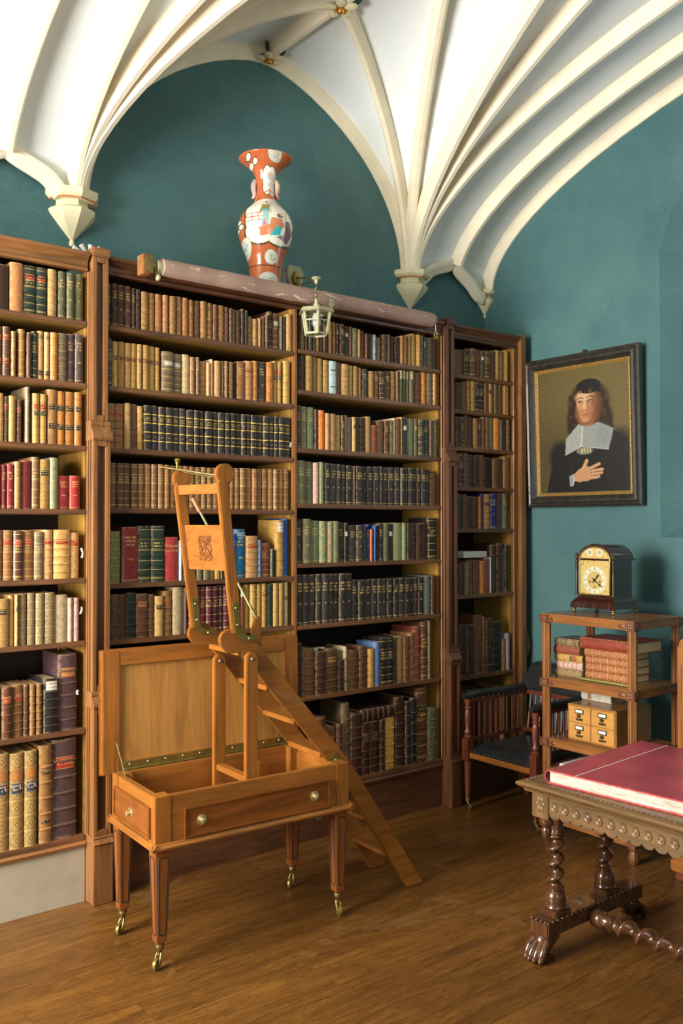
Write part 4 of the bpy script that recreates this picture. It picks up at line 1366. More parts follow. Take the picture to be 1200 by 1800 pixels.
c_ = on_y(566, 1140, 4.47)
tag(MB().box(P.x + 0.06, P.x + 0.155, 4.50, 4.502, ZCR[6] + 0.10, c_.z + 0.005).build('paper_slip', MT['paper'], smooth=0), 'white sheet of paper sticking up between brown books on seventh shelf', 'paper slip', 'paper slips on the bookcases')
# ------------------------------------------------------------------ library steps folding out of an oak table
SA = math.radians(-3.0)
SC = Vector((2.301, 3.750, 0))
steps = tag(empty('library_steps', SC, SA), 'oak table with raised lid and folding library steps rising from inside it', 'library steps')
OX, OY, OZ = MT['oak_x'], MT['oak_y'], MT['oak_z']
U0, U1, V0, V1 = -0.512, 0.500, -0.268, 0.225
ZB, ZT = 0.535, 0.740
T_ = 0.035
# carcass: four rails, corner blocks and a floor
MB().box(U0 + 0.07, U1 - 0.07, V0 + 0.003, V0 + T_, ZB, ZT).build('front_rail', OX, steps, bevel=0.003)
MB().box(U0 + 0.07, U1 - 0.07, V1 - T_, V1 - 0.003, ZB, ZT).build('back_rail', OX, steps, bevel=0.003)
MB().box(U0 + 0.003, U0 + T_, V0 + 0.07, V1 - 0.07, ZB, ZT).build('side_rail', OY, steps, bevel=0.003)
MB().box(U1 - T_, U1 - 0.003, V0 + 0.07, V1 - 0.07, ZB, ZT).build('side_rail', OY, steps, bevel=0.003)
for (u, v) in ((U0, V0), (U1 - 0.075, V0), (U0, V1 - 0.075), (U1 - 0.075, V1 - 0.075)):
    MB().box(u, u + 0.075, v, v + 0.075, ZB, ZT + 0.001).build('corner_block', OZ, steps, bevel=0.003)
MB().box(U0 + T_, U1 - 0.19, V0 + T_, V1 - T_, ZB + 0.005, ZB + 0.02).build('box_floor', OX, steps, smooth=0)
# moulding under the box
prof = [(0.0, -0.006), (0.012, -0.006), (0.018, 0.0), (0.018, 0.008), (0.010, 0.014), (0.006, 0.022), (0.0, 0.024)]
for nm, mt, fn, a, b in (('front', OX, lambda p, z, d: (d, V0 - p, ZB - 0.016 + z), U0 - 0.018, U1 + 0.018), ('back', OX, lambda p, z, d: (d, V1 + p, ZB - 0.016 + z), U0 - 0.018, U1 + 0.018),
                         ('l', OY, lambda p, z, d: (U0 - p, d, ZB - 0.016 + z), V0 - 0.018, V1 + 0.018), ('r', OY, lambda p, z, d: (U1 + p, d, ZB - 0.016 + z), V0 - 0.018, V1 + 0.018)):
    MB().prism(prof, a, b, fn).build('base_moulding', mt, steps, smooth=25)
MB().box(U0, U1, V0, V0 + 0.05, ZB - 0.022, ZB).box(U0, U1, V1 - 0.05, V1, ZB - 0.022, ZB).build('under_rail', OX, steps, smooth=0)


def drawer(par, a0, a1, z0, z1, fn, mat, knobs):
    fr = MB()
    w = 0.010
    for (p, q_, r, s_) in ((a0, a1, z0, z0 + w), (a0, a1, z1 - w, z1), (a0, a0 + w, z0 + w, z1 - w), (a1 - w, a1, z0 + w, z1 - w)):
        vs = [fn(p, r, 0), fn(q_, r, 0), fn(q_, s_, 0), fn(p, s_, 0), fn(p, r, 0.012), fn(q_, r, 0.012), fn(q_, s_, 0.012), fn(p, s_, 0.012)]
        fr.q(vs, [(0, 3, 2, 1), (4, 5, 6, 7), (0, 1, 5, 4), (1, 2, 6, 5), (2, 3, 7, 6), (3, 0, 4, 7)])
    f = MB()
    p, q_, r, s_ = a0 + w, a1 - w, z0 + w, z1 - w
    vs = [fn(p, r, -0.004), fn(q_, r, -0.004), fn(q_, s_, -0.004), fn(p, s_, -0.004), fn(p, r, 0.006), fn(q_, r, 0.006), fn(q_, s_, 0.006), fn(p, s_, 0.006)]
    f.q(vs, [(0, 3, 2, 1), (4, 5, 6, 7), (0, 1, 5, 4), (1, 2, 6, 5), (2, 3, 7, 6), (3, 0, 4, 7)])
    o = f.build('drawer_front', mat, par, smooth=0)
    fr.build('cock_bead', mat, o, bevel=0.002)
    for (a, z) in knobs:
        k = MB()
        e1, e2, e3 = Vector(fn(1, 0, 0)) - Vector(fn(0, 0, 0)), Vector((0, 0, 1)), Vector(fn(0, 0, 1)) - Vector(fn(0, 0, 0))
        M_ = Matrix(((e1.x, e2.x, e3.x, 0), (e1.y, e2.y, e3.y, 0), (e1.z, e2.z, e3.z, 0), (0, 0, 0, 1)))
        M_ = Matrix.Translation(fn(a, z, 0.006)) @ M_
        k.lathe([(0.0, 0), (0.024, 0.0), (0.024, 0.003), (0.021, 0.004), (0.0195, 0.003), (0.017, 0.003), (0.0165, 0.006), (0.010, 0.007), (0.009, 0.013), (0.0135, 0.017), (0.0135, 0.021), (0.008, 0.024), (0.0, 0.025)], 24, M=M_, cap=False)
        k.build('knob', MT['pale_brass'], o, smooth=50)


drawer(steps, -0.381, 0.387, 0.546, 0.679, lambda a, z, d: (a, V0 - d, z), MT['drawer_oak'], [(-0.297, 0.613), (0.296, 0.613)])
drawer(steps, -0.225, 0.180, 0.556, 0.690, lambda a, z, d: (U0 - d, a, z), MT['drawer_oak_y'], [(-0.016, 0.617)])
drawer(steps, -0.225, 0.180, 0.556, 0.690, lambda a, z, d: (U1 + d, a, z), OY, [])

# legs with inlaid stringing and brass castors
for ix, (u, v) in enumerate(((U0 + 0.003, V0 + 0.003), (U1 - 0.075, V0 + 0.003), (U0 + 0.003, V1 - 0.075), (U1 - 0.075, V1 - 0.075))):
    w = 0.072
    cu, cv = u + w / 2, v + w / 2
    lb = 0.024
    leg = MB().frustum(0.115, (cu - lb, cu + lb, cv - lb, cv + lb), 0.514, (cu - w / 2, cu + w / 2, cv - w / 2, cv + w / 2))
    lo = leg.build('leg', MT['leg_oak'], steps, bevel=0.003)
    for face in range(2):
        pts = []
        n = 40
        for i in range(n + 1):
            a = 2 * PI * i / n
            zz = 0.315 + 0.165 * max(-1, min(1, 1.35 * math.sin(a)))
            k = (zz - 0.115) / 0.40
            half = (lb + (w / 2 - lb) * k)
            q_ = half * 0.62 * max(-1, min(1, 1.35 * math.cos(a)))
            if face == 0:
                pts.append((cu + q_, cv - half - 0.0006, zz))
            else:
                pts.append((cu - half - 0.0006, cv + q_, zz))
        MB().tube(pts, 0.0024, 5, cap=False).build('inlay_line', MT['back'], lo, smooth=0)
    c = MB()
    c.lathe([(0.0, 0.12), (0.022, 0.12), (0.022, 0.108), (0.019, 0.104), (0.021, 0.098), (0.017, 0.082), (0.012, 0.078), (0.010, 0.060), (0.0, 0.058)][::-1], 16, (cu, cv, 0), cap=False)
    dirv = Vector((-0.8, -0.5, 0)).normalized() if ix != 1 else Vector((-0.1, -0.6, 0)).normalized()
    per = Vector((-dirv.y, dirv.x, 0))
    wc = Vector((cu, cv, 0.0255)) + dirv * 0.022
    for s_ in (-1, 1):
        c.tube([Vector((cu, cv, 0.068)) + per * 0.008 * s_, Vector((cu, cv, 0.052)) + dirv * 0.010 + per * 0.012 * s_, wc + per * 0.012 * s_], [0.006, 0.005, 0.0035], 8)
    co = c.build('castor', MT['brass'], steps, smooth=50)
    M_ = Matrix.Translation(wc) @ per.to_track_quat('Z', 'Y').to_matrix().to_4x4()
    MB().lathe([(0.0, -0.010), (0.008, -0.010), (0.009, -0.007), (0.020, -0.007), (0.024, -0.008), (0.0255, -0.004), (0.0255, 0.004), (0.024, 0.008), (0.020, 0.007), (0.009, 0.007), (0.008, 0.010), (0.0, 0.010)], 24, M=M_, cap=False).build('wheel', MT['dull_brass'], co, smooth=40)

# raised lid, leaning back a touch, with recessed panel, piano hinge and stay
LV = V1 - 0.004
lidz0, lidz1, LU0, LU1 = 0.728, 1.306, -0.553, 0.530
fnl = lambda a, z, d: (a, LV + 0.012 + (z - lidz0) * 0.012 + d, z)


def slab(b, a0, a1, z0, z1, d0, d1):
    vs = [fnl(a0, z0, d0), fnl(a1, z0, d0), fnl(a1, z1, d0), fnl(a0, z1, d0), fnl(a0, z0, d1), fnl(a1, z0, d1), fnl(a1, z1, d1), fnl(a0, z1, d1)]
    return b.q(vs, [(0, 3, 2, 1), (4, 5, 6, 7), (0, 1, 5, 4), (1, 2, 6, 5), (2, 3, 7, 6), (3, 0, 4, 7)])


lid_st = slab(MB(), LU0, LU0 + 0.085, lidz0, lidz1, 0, 0.026)
lid_l = lid_st.build('lid_stile', OZ, steps, bevel=0.004)
slab(MB(), LU1 - 0.085, LU1, lidz0, lidz1, 0, 0.026).build('lid_stile', OZ, steps, bevel=0.004)
slab(MB(), LU0 + 0.085, LU1 - 0.085, lidz1 - 0.072, lidz1, 0.0005, 0.026).build('lid_rail', OX, steps, bevel=0.003)
slab(MB(), LU0 + 0.085, LU1 - 0.085, lidz0, lidz0 + 0.052, 0.0005, 0.026).build('lid_rail', OX, steps, bevel=0.003)
slab(MB(), LU0 + 0.08, LU1 - 0.08, lidz0 + 0.05, lidz1 - 0.07, 0.014, 0.024).build('lid_panel', MT['panel_oak'], steps, smooth=0)
slab(MB(), LU0 - 0.008, LU1 + 0.008, lidz0 - 0.006, lidz1 + 0.006, 0.022, 0.036).build('lid_moulding', OX, steps, bevel=0.005)
h = slab(MB(), U0 + 0.045, U1 - 0.045, 0.742, 0.778, -0.003, 0.0015).build('piano_hinge', MT['dull_brass'], steps, smooth=0)
MB().tube([(U0 + 0.045, LV + 0.009, 0.743), (U1 - 0.045, LV + 0.009, 0.743)], 0.005, 8).build('hinge_pin', MT['dull_brass'], h)
for k in range(10):
    uu = U0 + 0.09 + k * 0.092
    MB().ball((uu, LV + 0.0095, 0.766), (0.005, 0.003, 0.005), 8, 6).build('screw', MT['pale_brass'], h)
MB().tube([(LU0 + 0.062, LV - 0.0, 0.875), (U0 + 0.035, V1 - 0.075, ZT)], 0.0035, 8).build('lid_stay', MT['brass'], steps)

# H-shaped support inside the box
VN, VFAR = -0.165, 0.150
for v, top in ((VN, 1.315), (VFAR, 1.268)):
    poly = [(-0.040, 0.56), (0.022, 0.56), (0.024, top - 0.035)]
    for k in range(1, 8):
        a = PI * k / 8
        poly.append((-0.008 + 0.032 * math.cos(a), top - 0.035 + 0.032 * math.sin(a)))
    poly.append((-0.040, top - 0.035))
    po = MB().prism(poly, v - 0.046, v - 0.018, lambda a, b, d: (a, d, b)).build('support_post', OZ, steps, bevel=0.004)
    MB().ball((-0.008, v - 0.047, top - 0.035), (0.009, 0.005, 0.009), 12, 6).build('pivot_bolt', MT['steel'], po)
MB().box(-0.030, 0.012, VN - 0.018, VFAR - 0.046, 0.705, 0.733).build('support_bar', OY, steps, bevel=0.003)
MB().box(0.22, 0.245, VFAR - 0.03, VFAR + 0.01, 0.56, 0.70).build('support_block', OZ, steps, bevel=0.003)

# stringers: rounded paddle heads at the top, folded at a brass hinge
P_top, P_mid, P_bot = Vector((-0.055, 1.385)), Vector((0.535, 0.690)), Vector((1.000, 0.0))


def stringer(v0, v1):
    d1 = (P_mid - P_top).normalized()
    n1 = Vector((d1.y, -d1.x))
    if n1.y < 0:
        n1 = -n1
    d2 = (P_bot - P_mid).normalized()
    n2 = Vector((d2.y, -d2.x))
    if n2.y < 0:
        n2 = -n2
    hw = 0.044
    nm = (n1 + n2).normalized()
    head = []
    c0 = Vector((-0.082, 1.362))
    e1, e2 = Vector((0.94, -0.34)), Vector((0.34, 0.94))
    for k in range(0, 15):
        a = PI * 0.42 + PI * 1.06 * k / 14
        q_ = c0 + e2 * math.sin(a) * 0.058 + e1 * math.cos(a) * 0.080
        head.append((q_.x, q_.y))
    s0 = P_top + d1 * 0.06
    low = [(s0 - n1 * hw), (P_mid - nm * hw)]
    upp = [(P_mid + nm * hw), (s0 + n1 * hw)]
    poly = head + [(p.x, p.y) for p in low] + [(p.x, p.y) for p in upp]
    o1 = MB().prism(poly, v0, v1, lambda a, b, d: (a, d, b)).build('upper_stringer', MT['oak_x'], steps, bevel=0.003)
    # lower section, cut square on the floor
    e = hw / abs(n2.y)
    lo = P_mid + d2 * 0.004
    k = P_bot
    half = hw / math.sin(math.atan2(-d2.y, d2.x))
    poly2 = [(lo - nm * hw)[:], (k.x - half, 0.001), (k.x + half, 0.001), (lo + nm * hw)[:]]
    o2 = MB().prism([(p[0], p[1]) for p in poly2], v0, v1, lambda a, b, d: (a, d, b)).build('lower_stringer', MT['oak_x'], steps, bevel=0.003)
    return o1, d1, n1, d2, n2


sn, d1, n1, d2, n2 = stringer(VN - 0.018, VN + 0.008)
stringer(VFAR - 0.010, VFAR + 0.016)
# brass plates on the fold and treads
for vv in (VN - 0.019, VFAR + 0.016):
    M0 = P_mid - d1 * 0.10 - n1 * 0.012
    M1 = P_mid + d1 * 0.02 - n1 * 0.012
    poly = [(M0 + n1 * 0.022), (M0 - n1 * 0.022), (M1 - n1 * 0.022), (M1 + n1 * 0.022)]
    pl = MB().prism([(p.x, p.y) for p in poly], vv - 0.002, vv + 0.003, lambda a, b, d: (a, d, b)).build('hinge_plate', MT['dull_brass'], steps, smooth=0)
    for t_ in (0.22, 0.72):
        q_ = M0.lerp(M1, t_)
        MB().ball((q_.x, vv - 0.002, q_.y), (0.007, 0.003, 0.007), 10, 6).build('screw', MT['pale_brass'], pl)
for t_ in (0.115, 0.372, 0.631, 0.890):
    q_ = P_top.lerp(P_mid, t_)
    MB().box(q_.x - 0.065, q_.x + 0.045, VN + 0.008, VFAR - 0.010, q_.y - 0.012, q_.y + 0.012).build('tread', OY, steps, bevel=0.002)
for t_ in (0.147, 0.408, 0.722):
    q_ = P_mid.lerp(P_bot, t_)
    MB().box(q_.x - 0.055, q_.x + 0.045, VN + 0.008, VFAR - 0.010, q_.y - 0.012, q_.y + 0.012).build('tread', OY, steps, bevel=0.002)

# upright back with cross bar, monogram board and brass straps
NU0, NU1, FU0, FU1 = -0.074, -0.150, -0.122, -0.212       # foot and head position of near and far upright
ZU0, ZU1 = 1.400, 2.135


def upright(ua, ub, v, za, zb, knob):
    w = 0.026
    poly = [(ua - w, za), (ua + w, za), (ub + w, zb - 0.04)]
    cx, cz, r = ub + 0.012, zb, 0.048
    a0 = -0.9
    for k in range(13):
        a = a0 + (PI + 0.75 - a0) * k / 12
        poly.append((cx + r * math.cos(a), cz + r * math.sin(a)))
    poly.append((ub - w, zb - 0.05))
    return MB().prism(poly, v - 0.014, v + 0.014, lambda a, b, d: (a, d, b)).build('upright', OZ, steps, bevel=0.004)


un = upright(NU0, NU1, VN - 0.012, ZU0, ZU1, True)
uf = upright(FU0, FU1, VFAR - 0.012, ZU0, ZU1 - 0.01, True)


def between(b, zlo, zhi, thick, off=0.0):
    """board spanning the two uprights"""
    def cu(z, far):
        k = (z - ZU0) / (ZU1 - ZU0)
        return (FU0 + (FU1 - FU0) * k) if far else (NU0 + (NU1 - NU0) * k)
    va, vb = VN + 0.002, VFAR - 0.026
    vs = []
    for d in (-thick / 2, thick / 2):
        for far, v in ((0, va), (1, vb)):
            for z in (zlo, zhi):
                vs.append((cu(z, far) + d + off, v, z))
    return b.q(vs, [(0, 1, 3, 2), (4, 6, 7, 5), (0, 4, 5, 1), (2, 3, 7, 6), (1, 5, 7, 3), (0, 2, 6, 4)])


between(MB(), 2.045, 2.090, 0.046).build('cross_bar', OY, steps, bevel=0.003)
brd = between(MB(), 1.688, 1.900, 0.020).build('back_board', MT['oak_y'], steps, bevel=0.002)
# carved monogram: interlaced strokes in low relief
def onboard(s, z):
    k = (z - ZU0) / (ZU1 - ZU0)
    un_, uf_ = NU0 + (NU1 - NU0) * k, FU0 + (FU1 - FU0) * k
    va, vb = VN + 0.002, VFAR - 0.026
    return Vector((un_ + (uf_ - un_) * s - 0.0105, va + (vb - va) * s, z))


cm = MB()
cen = 0.50
for k in range(5):
    sx = -0.12 + 0.06 * k
    cm.tube([onboard(cen + sx + 0.035 * math.sin(i * 1.15 + k * 1.3), 1.742 + i * 0.0105) for i in range(11)], 0.0055, 6)
for zz, ph in ((1.840, 0.0), (1.826, 1.0), (1.756, 2.0), (1.742, 0.5)):
    cm.tube([onboard(cen - 0.15 + 0.030 * i, zz + 0.008 * math.sin(i * 1.6 + ph)) for i in range(11)], 0.005, 6)
for sx in (-0.07, 0.07):
    cm.tube([onboard(cen + sx + 0.075 * math.cos(i * 0.524), 1.793 + 0.030 * math.sin(i * 0.524)) for i in range(13)], 0.005, 6)
cm.build('carved_monogram', MT['drawer_oak'], brd, smooth=60)
for (u0, u1_, v) in ((NU0, NU1, VN - 0.028), (FU0, FU1, VFAR - 0.028)):
    pts = []
    for i in range(6):
        z = 1.545 - i * 0.026
        k = (z - ZU0) / (ZU1 - ZU0)
        pts.append((u0 + (u1_ - u0) * k, z))
    last = pts[-1]
    for i in range(1, 7):
        a = PI / 2 * i / 6
        pts.append((last[0] + 0.035 * (1 - math.cos(a)) + 0.004 * i, last[1] - 0.040 * math.sin(a)))
    for i in range(1, 3):
        pts.append((pts[-1][0] + 0.018, pts[-1][1] + 0.004))
    sp = MB()
    fr = []
    path = [Vector((p[0], v, p[1])) for p in pts]
    for i in range(len(path)):
        t_ = (path[min(i + 1, len(path) - 1)] - path[max(i - 1, 0)]).normalized()
        fr.append((Vector((0, 1, 0)), t_.cross(Vector((0, 1, 0))).normalized()))
    so = sp.sweep(path, fr, [(-0.003, -0.014), (0.003, -0.014), (0.003, 0.014), (-0.003, 0.014)]).build('brass_strap', MT['dull_brass'], steps, smooth=40)
    for i in (1, 4, 11):
        MB().ball((pts[i][0], v - 0.003, pts[i][1]), (0.006, 0.003, 0.006), 8, 6).build('screw', MT['pale_brass'], so)
# brass stay crossing behind the board, with wooden sleeve and foot block
fb = MB().prism([(0.012, 1.36), (0.062, 1.33), (0.062, 1.46), (0.050, 1.475), (0.030, 1.455), (0.016, 1.42)], VN - 0.012, VN + 0.012, lambda a, b, d: (a, d, b)).build('stay_block', OZ, steps, bevel=0.003)
A0 = Vector((-0.150, VFAR - 0.03, 2.030))
A1 = Vector((0.045, VN, 1.455))
MB().tube([A0.lerp(A1, 0.02), A1], 0.0065, 10).build('brass_stay', MT['brass'], steps)
MB().tube([A0, A0.lerp(A1, 0.11)], 0.012, 10).build('stay_sleeve', OZ, steps)
# brass rail laid across the heads, with a finial
R0, R1 = Vector((-0.150, VN, 2.125)), Vector((-0.285, 0.19, 2.180))
MB().tube([R0, R1], 0.0055, 10).build('brass_rail', MT['brass'], steps)
MB().tube([R0 + Vector((0.01, 0, -0.012)), R0.lerp(R1, 0.62) + Vector((0.006, 0, -0.008))], 0.004, 8).build('brass_rail', MT['brass'], steps)
MB().lathe([(0.0, 0.0), (0.011, 0.0), (0.008, 0.012), (0.006, 0.03), (0.010, 0.038), (0.010, 0.044), (0.016, 0.050), (0.010, 0.060), (0.0, 0.062)], 14, (FU1 - 0.012, VFAR - 0.012, 2.160), cap=False).build('finial', MT['dull_brass'], steps)
# ring pull hanging below the box
ro = MB().lathe([(0.006, -0.002), (0.006, 0.002)], 8, (0.395, V0 + 0.10, 0.505)).build('ring_plate', MT['pale_brass'], steps)
MB().tube([(0.395 + 0.016 * math.cos(a), V0 + 0.10, 0.478 + 0.022 * math.sin(a)) for a in [2 * PI * k / 16 for k in range(17)]], 0.003, 6, cap=False).build('ring_pull', MT['pale_brass'], steps)
# ------------------------------------------------------------------ tall vase on the bookcase
def paint_mesh(obj, cols):
    me = obj.data
    a = me.color_attributes.new('paint', 'FLOAT_COLOR', 'POINT')
    a.data.foreach_set('color', np.array(cols, dtype=np.float32).ravel())


def inpoly(px, py, poly):
    inside = np.zeros(px.shape, bool)
    n = len(poly)
    for i in range(n):
        x0, y0 = poly[i]
        x1, y1 = poly[(i + 1) % n]
        c = ((y0 > py) != (y1 > py)) & (px < (x1 - x0) * (py - y0) / ((y1 - y0) + 1e-12) + x0)
        inside ^= c
    return inside


class Canvas:
    """colours evaluated at arbitrary sample points (x, y), painted in order"""

    def __init__(s, x, y, base):
        s.x, s.y = np.asarray(x, float), np.asarray(y, float)
        s.c = np.tile(np.array(lin(base)[:3]), (len(s.x), 1))
        s.n = RNG.random(len(s.x))

    def blend(s, a, col):
        a = np.clip(a, 0, 1)[:, None]
        s.c = s.c * (1 - a) + np.array(lin(col)[:3])[None, :] * a

    def ell(s, cx, cy, rx, ry, col, soft=0.15, k=1.0, rot=0.0):
        dx, dy = s.x - cx, s.y - cy
        if rot:
            ca, sa = math.cos(rot), math.sin(rot)
            dx, dy = dx * ca + dy * sa, -dx * sa + dy * ca
        d = np.sqrt((dx / rx) ** 2 + (dy / ry) ** 2)
        s.blend(k * np.clip((1 - d) / max(soft, 1e-3) + 0.5, 0, 1), col)

    def poly(s, pts, col, k=1.0):
        s.blend(k * inpoly(s.x, s.y, pts).astype(float), col)

    def line(s, pts, w, col, k=1.0):
        best = np.full(len(s.x), 1e9)
        for (x0, y0), (x1, y1) in zip(pts, pts[1:]):
            L2 = (x1 - x0) ** 2 + (y1 - y0) ** 2 + 1e-12
            t = np.clip(((s.x - x0) * (x1 - x0) + (s.y - y0) * (y1 - y0)) / L2, 0, 1)
            best = np.minimum(best, np.hypot(s.x - x0 - t * (x1 - x0), s.y - y0 - t * (y1 - y0)))
        s.blend(k * np.clip((w - best) / (0.35 * w) + 0.5, 0, 1), col)


VC = Vector((3.055, 4.60))
vase = tag(empty('vase', (VC.x, VC.y, BTOP)), 'tall orange porcelain vase with white figure panels standing on the bookcase', 'vase')
SPX = 0.00054
zr = lambda yy: (4.135 - BTOP) - (yy - 185) * SPX * 1.0
vprof = [(1745, 160), (1720, 178), (1600, 178), (1500, 180), (1400, 187), (1300, 214), (1200, 256), (1100, 294), (1050, 306), (1000, 312), (950, 311), (900, 302), (850, 284), (800, 256), (760, 220), (720, 178),
         (690, 146), (660, 126), (620, 108), (560, 97), (500, 95), (440, 101), (390, 115), (340, 138), (300, 168), (265, 208), (235, 250), (212, 284), (196, 304), (186, 311), (180, 306), (188, 290), (215, 255), (260, 190), (330, 120), (480, 80)]
# resample the profile densely so that the painted decoration is crisp
vp = np.array(vprof, float)
seg = np.r_[0, np.cumsum(np.hypot(np.diff(vp[:, 0]), np.diff(vp[:, 1])))]
tt = np.linspace(0, seg[-1], 300)
py_, pr_ = np.interp(tt, seg, vp[:, 0]), np.interp(tt, seg, vp[:, 1])
k_ = np.ones(5) / 5
pr_s = np.convolve(np.pad(pr_, 2, mode='edge'), k_, 'valid')
py_s = np.convolve(np.pad(py_, 2, mode='edge'), k_, 'valid')
NS = 200
vb = MB()
scale_z = (4.135 - BTOP - 0.0) / ((1745 - 185) * SPX)
vb.lathe([(r * SPX, (1745 - yy) * SPX * scale_z) for r, yy in zip(pr_s, py_s)], NS, cap=False)
vbody = vb.build('vase_body', MT['porcelain'], vase, smooth=80)
cam_az = math.atan2(-VC.y, -VC.x)
co = np.array([v.co[:] for v in vbody.data.vertices])
ang = np.arctan2(co[:, 1], co[:, 0]) - cam_az
ang = (ang + PI) % (2 * PI) - PI
rad = np.hypot(co[:, 0], co[:, 1])
front = np.abs(ang) < PI / 2
ix = 555 + np.where(front, np.sin(ang), np.sin(ang)) * rad / SPX     # drawing units, seen from the front
iy = 1745 - co[:, 2] / (SPX * scale_z)
cv = Canvas(ix, iy, (190, 100, 58))
cv.c *= (0.9 + 0.2 * cv.n)[:, None]
W_ = (236, 230, 214)
OL = (92, 74, 30)
def cloud(cx, cy, rx, ry, col, out=OL, o=14):
    for (dx, dy, k) in ((0, 0, 1.0), (-0.4, 0.55, 0.6), (0.4, 0.6, 0.6), (-0.35, -0.5, 0.65), (0.4, -0.5, 0.6)):
        cv.ell(cx + dx * rx, cy + dy * ry, rx * k + o, ry * k + o, out, 0.02)
    for (dx, dy, k) in ((0, 0, 1.0), (-0.4, 0.55, 0.6), (0.4, 0.6, 0.6), (-0.35, -0.5, 0.65), (0.4, -0.5, 0.6)):
        cv.ell(cx + dx * rx, cy + dy * ry, rx * k, ry * k, col, 0.02)


cloud(600, 960, 262, 210, W_, o=22)
cv.ell(610, 780, 215, 110, W_, 0.05)
cloud(600, 460, 72, 130, W_, o=9)
for (cx, cy, rx, ry) in ((660, 215, 74, 62), (335, 1240, 66, 112), (618, 1335, 72, 74), (590, 1570, 110, 72), (385, 1560, 26, 40), (850, 1330, 40, 70)):
    cv.ell(cx, cy, rx + 5, ry + 5, (150, 110, 40), 0.04)
    cv.ell(cx, cy, rx, ry, (206, 212, 196), 0.04)
    for k in range(9):
        a, q_ = random.uniform(0, 6.28), random.uniform(0, 0.7)
        cv.ell(cx + rx * q_ * math.cos(a), cy + ry * q_ * math.sin(a), rx * 0.16, ry * 0.12, random.choice([(140, 176, 150), (206, 120, 90), (150, 170, 180), (210, 160, 140)]), 0.5, 0.7)
for (cx, cy) in ((365, 230), (440, 270), (395, 300), (262, 945), (285, 1005), (245, 1035)):
    hx = [(cx + 36 * math.cos(PI / 3 * k + 0.3), cy + 34 * math.sin(PI / 3 * k + 0.3)) for k in range(6)]
    cv.poly(hx, (84, 52, 20))
    cv.poly([(cx + (x - cx) * 0.76, cy + (yy - cy) * 0.76) for x, yy in hx], W_)
# garden fence, figures and robes in the large panel
for yy in (880, 925, 965):
    cv.line([(330, yy), (520, yy - 6)], 5, (196, 104, 60))
for xx in (405, 480):
    cv.line([(xx, 870), (xx, 968)], 5, (196, 104, 60))
cv.line([(610, 720), (612, 890)], 4, (150, 140, 120))
cv.line([(780, 800), (776, 1000)], 4, (120, 110, 100))
cv.poly([(520, 760), (600, 755), (602, 880), (560, 850), (490, 870)], (140, 128, 70))
cv.poly([(530, 850), (590, 850), (600, 1020), (505, 1020)], (150, 190, 178))
cv.ell(566, 745, 18, 22, (226, 200, 176), 0.2)
cv.ell(566, 728, 18, 12, (50, 44, 40), 0.2)
cv.ell(553, 840, 34, 16, (70, 176, 180), 0.2)
cv.poly([(540, 950), (568, 1010), (520, 1030)], (206, 96, 160))
cv.poly([(620, 930), (740, 930), (760, 1010), (690, 1100), (500, 1130), (480, 1040), (600, 1010)], (204, 128, 86))
cv.poly([(690, 1010), (735, 1040), (720, 1110), (610, 1125), (640, 1070)], (52, 178, 184))
cv.ell(716, 900, 34, 26, (60, 50, 30), 0.3)
cv.ell(730, 890, 14, 12, (226, 190, 110), 0.3)
cv.poly([(780, 990), (830, 940), (850, 1060), (790, 1180), (680, 1130), (760, 1100)], (134, 98, 100))
cv.ell(805, 960, 22, 24, (70, 60, 60), 0.3)
cv.ell(600, 395, 34, 26, (214, 170, 150), 0.5, 0.8)
cv.ell(600, 430, 26, 12, (140, 190, 190), 0.5, 0.7)
cv.ell(610, 500, 40, 30, (206, 200, 200), 0.5, 0.7)
cv.line([(540, 590), (600, 560), (655, 590)], 6, (170, 90, 60))
cv.line([(606, 545), (608, 610)], 6, (170, 90, 60))
cv.line([(340, 1425), (760, 1425)], 5, (110, 60, 26))
cv.blend(((iy < 192) & (rad > 0.15)).astype(float) * 0.6, (214, 90, 70))
paint_mesh(vbody, np.c_[cv.c, np.ones(len(cv.c))])
# painted butterfly handles on the neck
for s_ in (-1, 1):
    az = cam_az - s_ * PI / 2
    rx = Vector((math.cos(az), math.sin(az), 0))
    zc = (1745 - 545) * SPX * scale_z
    hb = MB()
    pth = [rx * (0.050 + dr) + Vector((0, 0, zc + dz)) for dz, dr in ((0.068, 0.0), (0.060, 0.014), (0.035, 0.022), (0.008, 0.022), (-0.018, 0.016), (-0.036, 0.020), (-0.046, 0.034))]
    hb.tube(pth, [0.010, 0.017, 0.019, 0.017, 0.014, 0.012, 0.006], 12)
    ho = hb.build('vase_handle', MT['porcelain'], vase, smooth=80)
    cc = []
    for v in ho.data.vertices:
        c_ = lin(random.choice([(214, 140, 110), (214, 140, 110), (120, 180, 190), (220, 190, 170)]))
        cc.append(c_)
    paint_mesh(ho, cc)

# ------------------------------------------------------------------ rolled map on brackets along the cornice
ROLY, ROLZ = 4.325, 3.262
xa, xb = on_y(283, 478, ROLY).x, on_y(757, 572, ROLY).x
rollm = tag(empty('rolled_map', (xa, ROLY, ROLZ)), 'long faded pink map roll mounted along the bookcase cornice', 'map roll')
L_ = xb - xa
rp = MB()
nseg = 40
pts = [(L_ * i / nseg, 0, 0.0) for i in range(nseg + 1)]
rp.tube(pts, [0.047 + 0.0006 * math.sin(i * 1.7) + 0.0004 * math.sin(i * 4.1) for i in range(nseg + 1)], 24)
rp.build('map_sheet', MT['roll'], rollm, smooth=60)
MB().tube([(-0.03, 0, 0), (0.0, 0, 0)], 0.036, 20).build('roller_end', MT['cream_metal'], rollm)
MB().tube([(-0.022, 0, -0.055), (-0.012, 0, -0.055)], 0.018, 16).build('roller_pawl', MT['cream_metal'], rollm)
